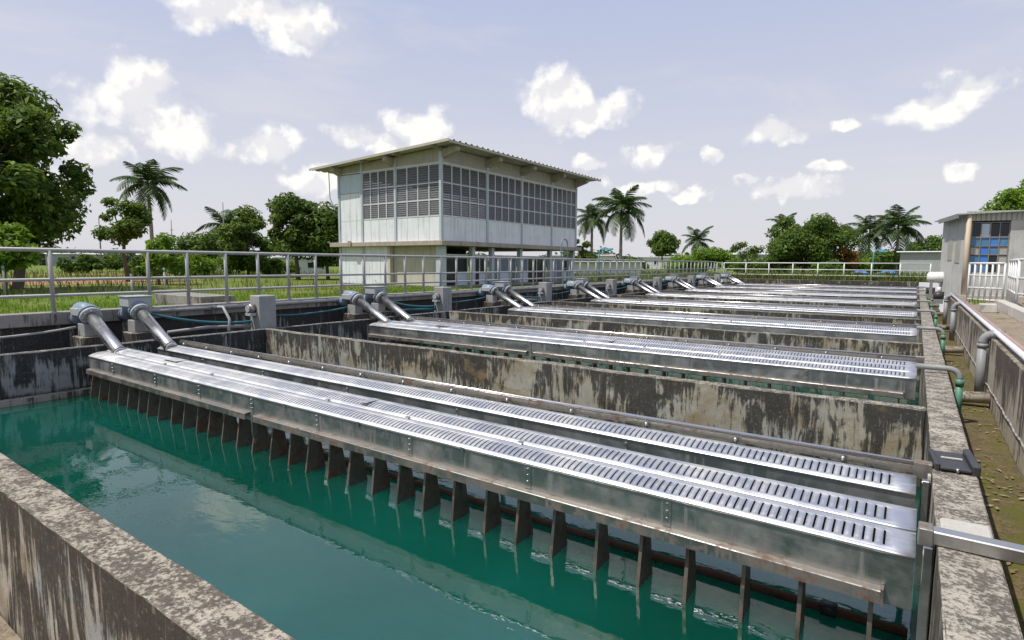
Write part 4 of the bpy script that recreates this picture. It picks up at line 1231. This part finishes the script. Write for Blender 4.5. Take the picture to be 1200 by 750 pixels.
tree('leafy tree rising over the shed roof', spot(1206, 38), 7.6, 4.6, 2.5, 24, 0.16, 330, 'leaf_bright', 'leafy trees', 19, 1, clump_r=0.18)
bush = [(170, 36, 1.3, 2.2), (325, 42, 1.3, 2.6), (205, 52, 1.6, 3.0), (98, 42, 1.6, 2.4), (812, 66, 2.0, 4.0), (900, 57, 1.7, 3.2), (880, 62, 2.2, 4.5), (1000, 60, 2.1, 4.5), (970, 53, 1.3, 3.6), (1065, 66, 2.0, 4.0), (800, 72, 2.3, 5.0), (915, 75, 2.4, 6.0), (745, 62, 1.6, 3.4), (222, 44, 1.8, 4.6), (128, 60, 1.7, 3.4)]
bl = ['small bush at the foot of the small dark tree', 'low bush between the round dark tree and the tall uneven tree', 'low bush at the foot of the tall left palm', 'roundish bush in the field right of the big tree trunks', 'low bush under the short palm', 'low bush at the foot of the big broad tree, left side', 'low bush between the sparse tree and the big tree', 'low bush beneath the orange-leaved shrub', 'lowest bush right behind the far railing', 'low bush right of the two right palms', 'low hedge bush between the umbrella tree and short palm', 'low bush far behind the sparse tree', 'low bush right of the twin palms', 'low bush below the olive green tree', 'low bush in the field beyond the red soil']
for i, ((px, dp, h, wd), lb) in enumerate(zip(bush, bl)):
    tree(lb, spot(px, dp), h, wd, 0.05, 12, 0.16, 200, ('leaf_mid', 'leaf_bright', 'leaf_dark')[i % 3], 'low bushes', 40 + i, 1, name='low_bush', cat='bush', clump_r=0.2, trunk_r=0.04)

def frond_mesh(ln, droop, seed):
    rng = np.random.default_rng(seed)
    mb = MB()
    n = 40
    pts = []
    for i in range(n + 1):
        t = i / n
        pts.append(Vector((ln * (t - 0.18 * t ** 3 * droop), 0, ln * (0.42 * t - (0.42 + 0.62 * droop) * t * t))))
    for i in range(n):
        mb.quad(pts[i] + Vector((0, 0.02 * (1 - i / n) + 0.004, 0)), pts[i + 1] + Vector((0, 0.02 * (1 - i / n) + 0.004, 0)), pts[i + 1] - Vector((0, 0.02 * (1 - i / n) + 0.004, 0)), pts[i] - Vector((0, 0.02 * (1 - i / n) + 0.004, 0)))
    for i in range(4, n + 1):
        t = i / n
        L_ = ln * 0.33 * math.sin(math.pi * min(1, 0.12 + t * 0.86)) ** 0.7 * rng.uniform(0.8, 1.1)
        d = (pts[i] - pts[i - 1]).normalized()
        for s in (-1, 1):
            side = (Vector((0, s, 0)) * 0.9 + d * 0.55 + Vector((0, 0, rng.uniform(-0.55, -0.05)))).normalized()
            w = d * 0.055 * ln / 2.5
            a = pts[i]
            m = a + side * L_ * 0.6 + Vector((0, 0, -0.02 * ln))
            tip = a + side * L_ + Vector((0, 0, -0.12 * L_ - 0.05 * ln))
            mb.quad(a - w * 0.5, a + w * 0.5, m + w * 0.8, m - w * 0.8)
            mb.quad(m - w * 0.8, m + w * 0.8, tip)
    return mb.mesh('frond', 'leaf_palm')
FRONDS = [frond_mesh(2.5, d, 5 + i) for i, d in enumerate((0.2, 0.45, 0.75, 1.05))]
def palm(label, loc, trunk_h, ln, nf, seed, lean=(0, 0)):
    rng = random.Random(seed)
    r = empty('palm_tree', loc, label, 'palm', 'palm trees')
    pts, rs = [], []
    for i in range(13):
        t = i / 12
        pts.append((lean[0] * t * t, lean[1] * t * t, -0.1 + (trunk_h + 0.1) * t))
        rs.append((0.17 - 0.06 * t + (0.05 if i == 0 else 0) + 0.012 * (i % 2)) * (0.75 + 0.05 * trunk_h))
    _local(MB().tube(pts, rs, 10), 'trunk', 'bark_palm', r)
    top = Vector(pts[-1])
    _local(MB().tube([top, top + Vector((0, 0, 0.3 * ln)), top + Vector((0, 0, 0.42 * ln))], [0.11, 0.09, 0.02], 8), 'crown_shaft', 'leaf_palm', r)
    s = ln / 2.5
    for i in range(nf):
        a = i * 2.39996 + rng.uniform(-0.2, 0.2)
        lev = i / nf
        tilt = -0.95 + 1.4 * lev + rng.uniform(-0.1, 0.1)
        me = FRONDS[min(3, int(lev * 3.2 + rng.random() * 0.8))]
        q = s * rng.uniform(0.85, 1.1)
        inst(me, 'frond', top + Vector((0, 0, 0.25 * ln * (1 - lev * 0.6))), r, (rng.uniform(-0.2, 0.2), tilt, a), (q, q, q))
    return r
palm('tall palm at left rising behind the small dark tree', spot(180, 52), 7.4, 3.0, 20, 1, (-0.25, 0))
palm('palm half hidden behind the round dense dark tree', spot(266, 54), 3.9, 2.6, 16, 2)
palm('slim palm just right of the pump house, left of the twin', spot(693, 60), 5.3, 2.4, 18, 3)
palm('thick-trunked palm right of the pump house with full crown', spot(727, 54), 5.6, 2.9, 20, 4)
palm('short palm above the bright bush in the middle distance', spot(816, 74), 3.6, 2.4, 16, 5)
palm('ragged palm left of the pair behind the far railing', spot(1017, 66), 4.4, 3.0, 17, 6)
palm('full palm right of the pair behind the far railing', spot(1050, 62), 4.6, 3.0, 20, 7)
palm('palm poking above the top of the big broad tree', spot(915, 66), 5.3, 1.8, 14, 8)

# grass tufts and weeds: behind the walkway and at the far end of the basins
def blades(name, label, regions, size, mat, seed):
    rng = np.random.default_rng(seed)
    P, H = [], []
    for (x0, x1, y0, y1, n, h) in regions:
        q = np.stack([rng.uniform(x0, x1, n), rng.uniform(y0, y1, n), np.full(n, Z_GR)], 1)
        keep = np.array([vnoise(v, 0.6, 3.0) > -0.22 for v in q])
        P.append(q[keep]); H.append(np.full(keep.sum(), h) * rng.uniform(0.4, 1.3, keep.sum()))
    P, H = np.concatenate(P), np.concatenate(H)
    n = len(P)
    a = rng.uniform(0, 2 * np.pi, n)
    u = np.stack([np.cos(a), np.sin(a), np.zeros(n)], 1)
    lean = np.stack([-np.sin(a), np.cos(a), np.zeros(n)], 1) * (rng.uniform(-0.5, 0.5, n))[:, None]
    w = (size * H)[:, None]
    V = np.stack([P - u * w, P + u * w, P + u * w * 0.5 + lean * H[:, None] + np.array([0, 0, 1]) * H[:, None], P - u * w * 0.1 + lean * H[:, None] * 1.2 + np.array([0, 0, 1.02]) * H[:, None]], 1).reshape(-1, 3)
    o = inst(quads_mesh(name, V, n, mat), name, (0, 0, 0))
    tag(o, label, 'grass', None, 'stuff')
blades('grass', 'bright green grass beyond the walkway', [(-18, -12.8, -2, 18.5, 15000, 0.10), (-21, -18, -2, 18.5, 3000, 0.10)], 0.11, 'leaf_bright', 21)
blades('yard_weeds', 'small green weeds between kerb and white railing in the yard', [(1.95, 3.2, 14, 19, 350, 0.16), (1.3, 1.7, 20.5, 22.5, 60, 0.13)], 0.12, 'leaf_bright', 23)
blades('weeds', 'wild weeds along the far end of the basins', [(-12.5, 0.6, Y_END + 0.12, Y_END + 2.0, 5000, 0.34), (-12.5, 6, Y_END + 3, Y_END + 9, 3500, 0.5), (-30, -13.95, 33, 60, 9000, 0.35), (-34, -19, 0, 18, 1500, 0.25), (-60, -34, 4, 40, 2500, 0.4)], 0.09, 'leaf_weed', 22)

def litter():
    rng = np.random.default_rng(31)
    n = 1300
    P = np.stack([X_R1 + 0.03 + rng.random(n) * (X_RET - X_R1 - 0.06), rng.uniform(1.0, 26.0, n), np.full(n, Z_CH + 0.012) + rng.random(n) * 0.01], 1)
    keep = np.array([vnoise(v, 1.6, 9.0) > 0.0 for v in P])
    P = P[keep]; n = len(P)
    a = rng.uniform(0, 2 * np.pi, n)
    u = np.stack([np.cos(a), np.sin(a), rng.uniform(-0.2, 0.2, n)], 1)
    v = np.stack([-np.sin(a), np.cos(a), rng.uniform(-0.2, 0.2, n)], 1)
    sz = rng.uniform(0.012, 0.045, n)[:, None]
    V = np.stack([P - u * sz, P - v * sz * 0.4, P + u * sz, P + v * sz * 0.4], 1).reshape(-1, 3)
    tag(inst(quads_mesh('leaf_litter', V, n, 'leaf_dry'), 'leaf_litter', (0, 0, 0)), 'dry leaf litter on the drain channel bed', 'litter', None, 'stuff')
litter()

# far wood: one uneven mass along the horizon
def far_wood():
    rng = np.random.default_rng(77)
    cs, rs = [], []
    for i in range(900):
        a = rng.uniform(-0.2, math.pi * 1.25)
        d = rng.uniform(150, 260)
        h = rng.uniform(0.5, 1.0) * (4.0 + 3.5 * vnoise((math.cos(a) * 4, math.sin(a) * 4, 0), 2.0))
        cs.append((math.cos(a) * d, math.sin(a) * d, max(0.3, h * 0.5)))
        rs.append(rng.uniform(2.5, 4.2))
    V, n = leaf_cloud(cs, rs, [70] * len(cs), 0.75, rng, 0.8)
    o = inst(quads_mesh('far_wood', V, n, 'leaf_far'), 'far_wood', (0, 0, 0))
    tag(o, 'far-off line of woodland along the horizon', 'wood', None, 'stuff')
far_wood()

# ------------------------------------------------------------------ distant built things
def far_hall(name, label, px, depth, wd, h, dp, wall, roofm, wins=0, rise=0.25, z0=-0.1, rot=0.0):
    loc = spot(px, depth)
    d = Vector((loc.x, loc.y, 0))
    r = empty(name, loc, label, 'building', None, math.atan2(d.y, d.x) - math.pi / 2 + rot)
    L(MB().box(-wd / 2, wd / 2, 0, dp, 0, h), 'wall', wall, r)
    L(MB().prism([(-0.3, h + 0.004), (dp / 2, h + rise), (dp + 0.3, h + 0.004), (dp / 2, h + rise - 0.12 if rise > 0.15 else h + 0.003)], 'x', -wd / 2 - 0.3, wd / 2 + 0.3), 'roof', roofm, r)
    for i in range(wins):
        x = -wd / 2 + wd * (i + 0.5) / wins
        f = L(MB().box(x - 0.5, x + 0.5, -0.05, -0.003, h * 0.35, h * 0.75), 'window', 'frame_white', r)
        L(MB().box(x - 0.42, x + 0.42, -0.06, -0.0505, h * 0.39, h * 0.71), 'pane', 'glass_dark', f)
    return r
far_hall('low_hall', 'low white hall beyond the palms right of the pump house', 680, 95, 11, 2.4, 8, 'far_white', 'far_grey', 5)
far_hall('low_hall', 'long pale hall low on the horizon by the umbrella tree', 790, 130, 16, 2.6, 8, 'far_white', 'far_grey', 6)
far_hall('low_hall', 'pale low hall behind the sparse tree', 880, 120, 15, 3.2, 8, 'far_grey', 'far_white', 4)
far_hall('low_hall', 'long low white building seen under the left trees', 262, 78, 14, 1.6, 7, 'far_white', 'far_grey', 6)
far_hall('low_hall', 'grey-roofed low building at far left under the big tree', 120, 130, 20, 2.6, 9, 'far_grey', 'far_white', 4)
far_hall('wall_block', 'pale plastered wall block left of the shed', 1090, 52, 4.6, 2.3, 1.2, 'far_grey', 'far_white', 0, 0.1)
far_hall('low_hall', 'small white hut beside the pump house, seen through the railing', 352, 52, 4.2, 1.5, 3, 'far_white', 'far_grey', 2)
far_hall('wall_block', 'white rendered wall right behind the pump house end', 712, 47, 5.4, 1.25, 0.4, 'far_white', 'far_grey', 0, 0.06)
for i, (px, dp, wd, lab) in enumerate(((1008, 54, 2.0, 'blue and white tarpaulin cover, left one behind the far railing'), (1042, 54, 2.6, 'bright blue tarpaulin cover, right one behind the far railing'))):
    r = empty('tarpaulin_cover', spot(px, dp), lab, 'cover', 'blue covers')
    mb = MB()
    for a in range(8):
        for b in range(4):
            f = lambda i_, j_: (-wd / 2 + wd * i_ / 8, -0.6 + 1.2 * j_ / 4, 0.15 + 0.42 * math.sin(math.pi * i_ / 8) ** 0.6 * (0.6 + 0.4 * math.sin(math.pi * j_ / 4)) + 0.03 * math.sin(i_ * 2.1 + j_))
            mb.quad(f(a, b), f(a + 1, b), f(a + 1, b + 1), f(a, b + 1), smooth=True)
    L(mb, 'sheet', 'bright_blue', r)
    L(MB().box(-wd / 2 + 0.1, wd / 2 - 0.1, -0.5, 0.5, 0, 0.2), 'crate', 'far_white', r)
def hook_lamp(px, dp, h, mat, label):
    r = empty('hook_lamp', spot(px, dp), label, 'lamp', 'blue hook lamps')
    L(MB().tube([(0, 0, 0), (0, 0, h - 0.3)] + bend((0, 0, h - 0.3), (0, 0, h), (0.4, 0.2, h), 5)[1:] + [(0.6, 0.3, h - 0.03)], 0.045, 8), 'pole', mat, r)
    L(MB().box(0.4, 1.0, 0.1, 0.45, h - 0.16, h - 0.03), 'head', mat, r)
hook_lamp(702, 46, 2.35, 'lamp_blue', 'blue hooked pipe post right of the pump house')
hook_lamp(1023, 50, 2.4, 'lamp_blue', 'blue hooked lamp behind the far railing')
for px, dp, h, rad, lab in ((119, 52, 5.0, 0.07, 'thin pole standing left of the small dark tree'), (203, 60, 5.4, 0.06, 'thin pole right of the tall left palm'), (264, 50, 6.2, 0.06, 'thin mast beside the half-hidden palm'), (292, 58, 6.9, 0.06, 'thin mast behind the round dense dark tree'), (1013, 72, 5.9, 0.08, 'thin dark mast beside the ragged right palm')):
    r = empty('thin_mast', spot(px, dp), lab, 'mast', 'thin masts')
    L(MB().tube([(0, 0, -0.1), (0, 0, h * 0.5), (0.02, 0, h)], [rad, rad * 0.9, rad * 0.6], 6), 'shaft', 'pole_grey', r)
    L(MB().box(-0.3, 0.3, -0.03, 0.03, h * 0.8, h * 0.8 + 0.06), 'cross_arm', 'pole_grey', r)
# bare soil strips in the field on the left
for (px, d0, d1, hw, lab) in ((95, 27, 34, 5.5, ''), (140, 46, 52, 7.0, '')):
    c = spot(px, d0, Z_GR + 0.006)
    d = Vector((c.x, c.y, 0)).normalized()
    n = Vector((-d.y, d.x, 0))
    mb = MB()
    N = 24
    top, bot = [], []
    for i in range(N + 1):
        t = -hw + 2 * hw * i / N
        bot.append(c + n * t + d * (0.7 * vnoise((t, 0, 0), 0.5, 1.0)))
        top.append(c + n * t + d * ((d1 - d0) * (1 - (abs(t) / hw) ** 4) + 0.9 * vnoise((t, 5, 0), 0.5, 1.0)))
    for i in range(N):
        mb.quad(bot[i], bot[i + 1], top[i + 1], top[i])
    tag(mb.build('soil_strip', 'soil'), kind='structure')
for px, dp, h, lab in ((3, 16.6, 0.95, 'short grey stake behind the railing at the left edge'), (153, 16.6, 0.72, 'short blue-topped stake behind the railing left of the inlet tubes'), (192, 17.5, 0.9, 'thin stake behind the railing below the bright shrub')):
    r = empty('stake', spot(px, dp), lab, 'stake', 'short stakes')
    L(MB().tube([(0, 0, 0), (0, 0, h - 0.12)], 0.03, 8), 'shaft', 'rail_paint', r)
    L(MB().tube([(0, 0, h - 0.12), (0, 0, h)], 0.034, 8), 'cap', 'flange_blue', r)
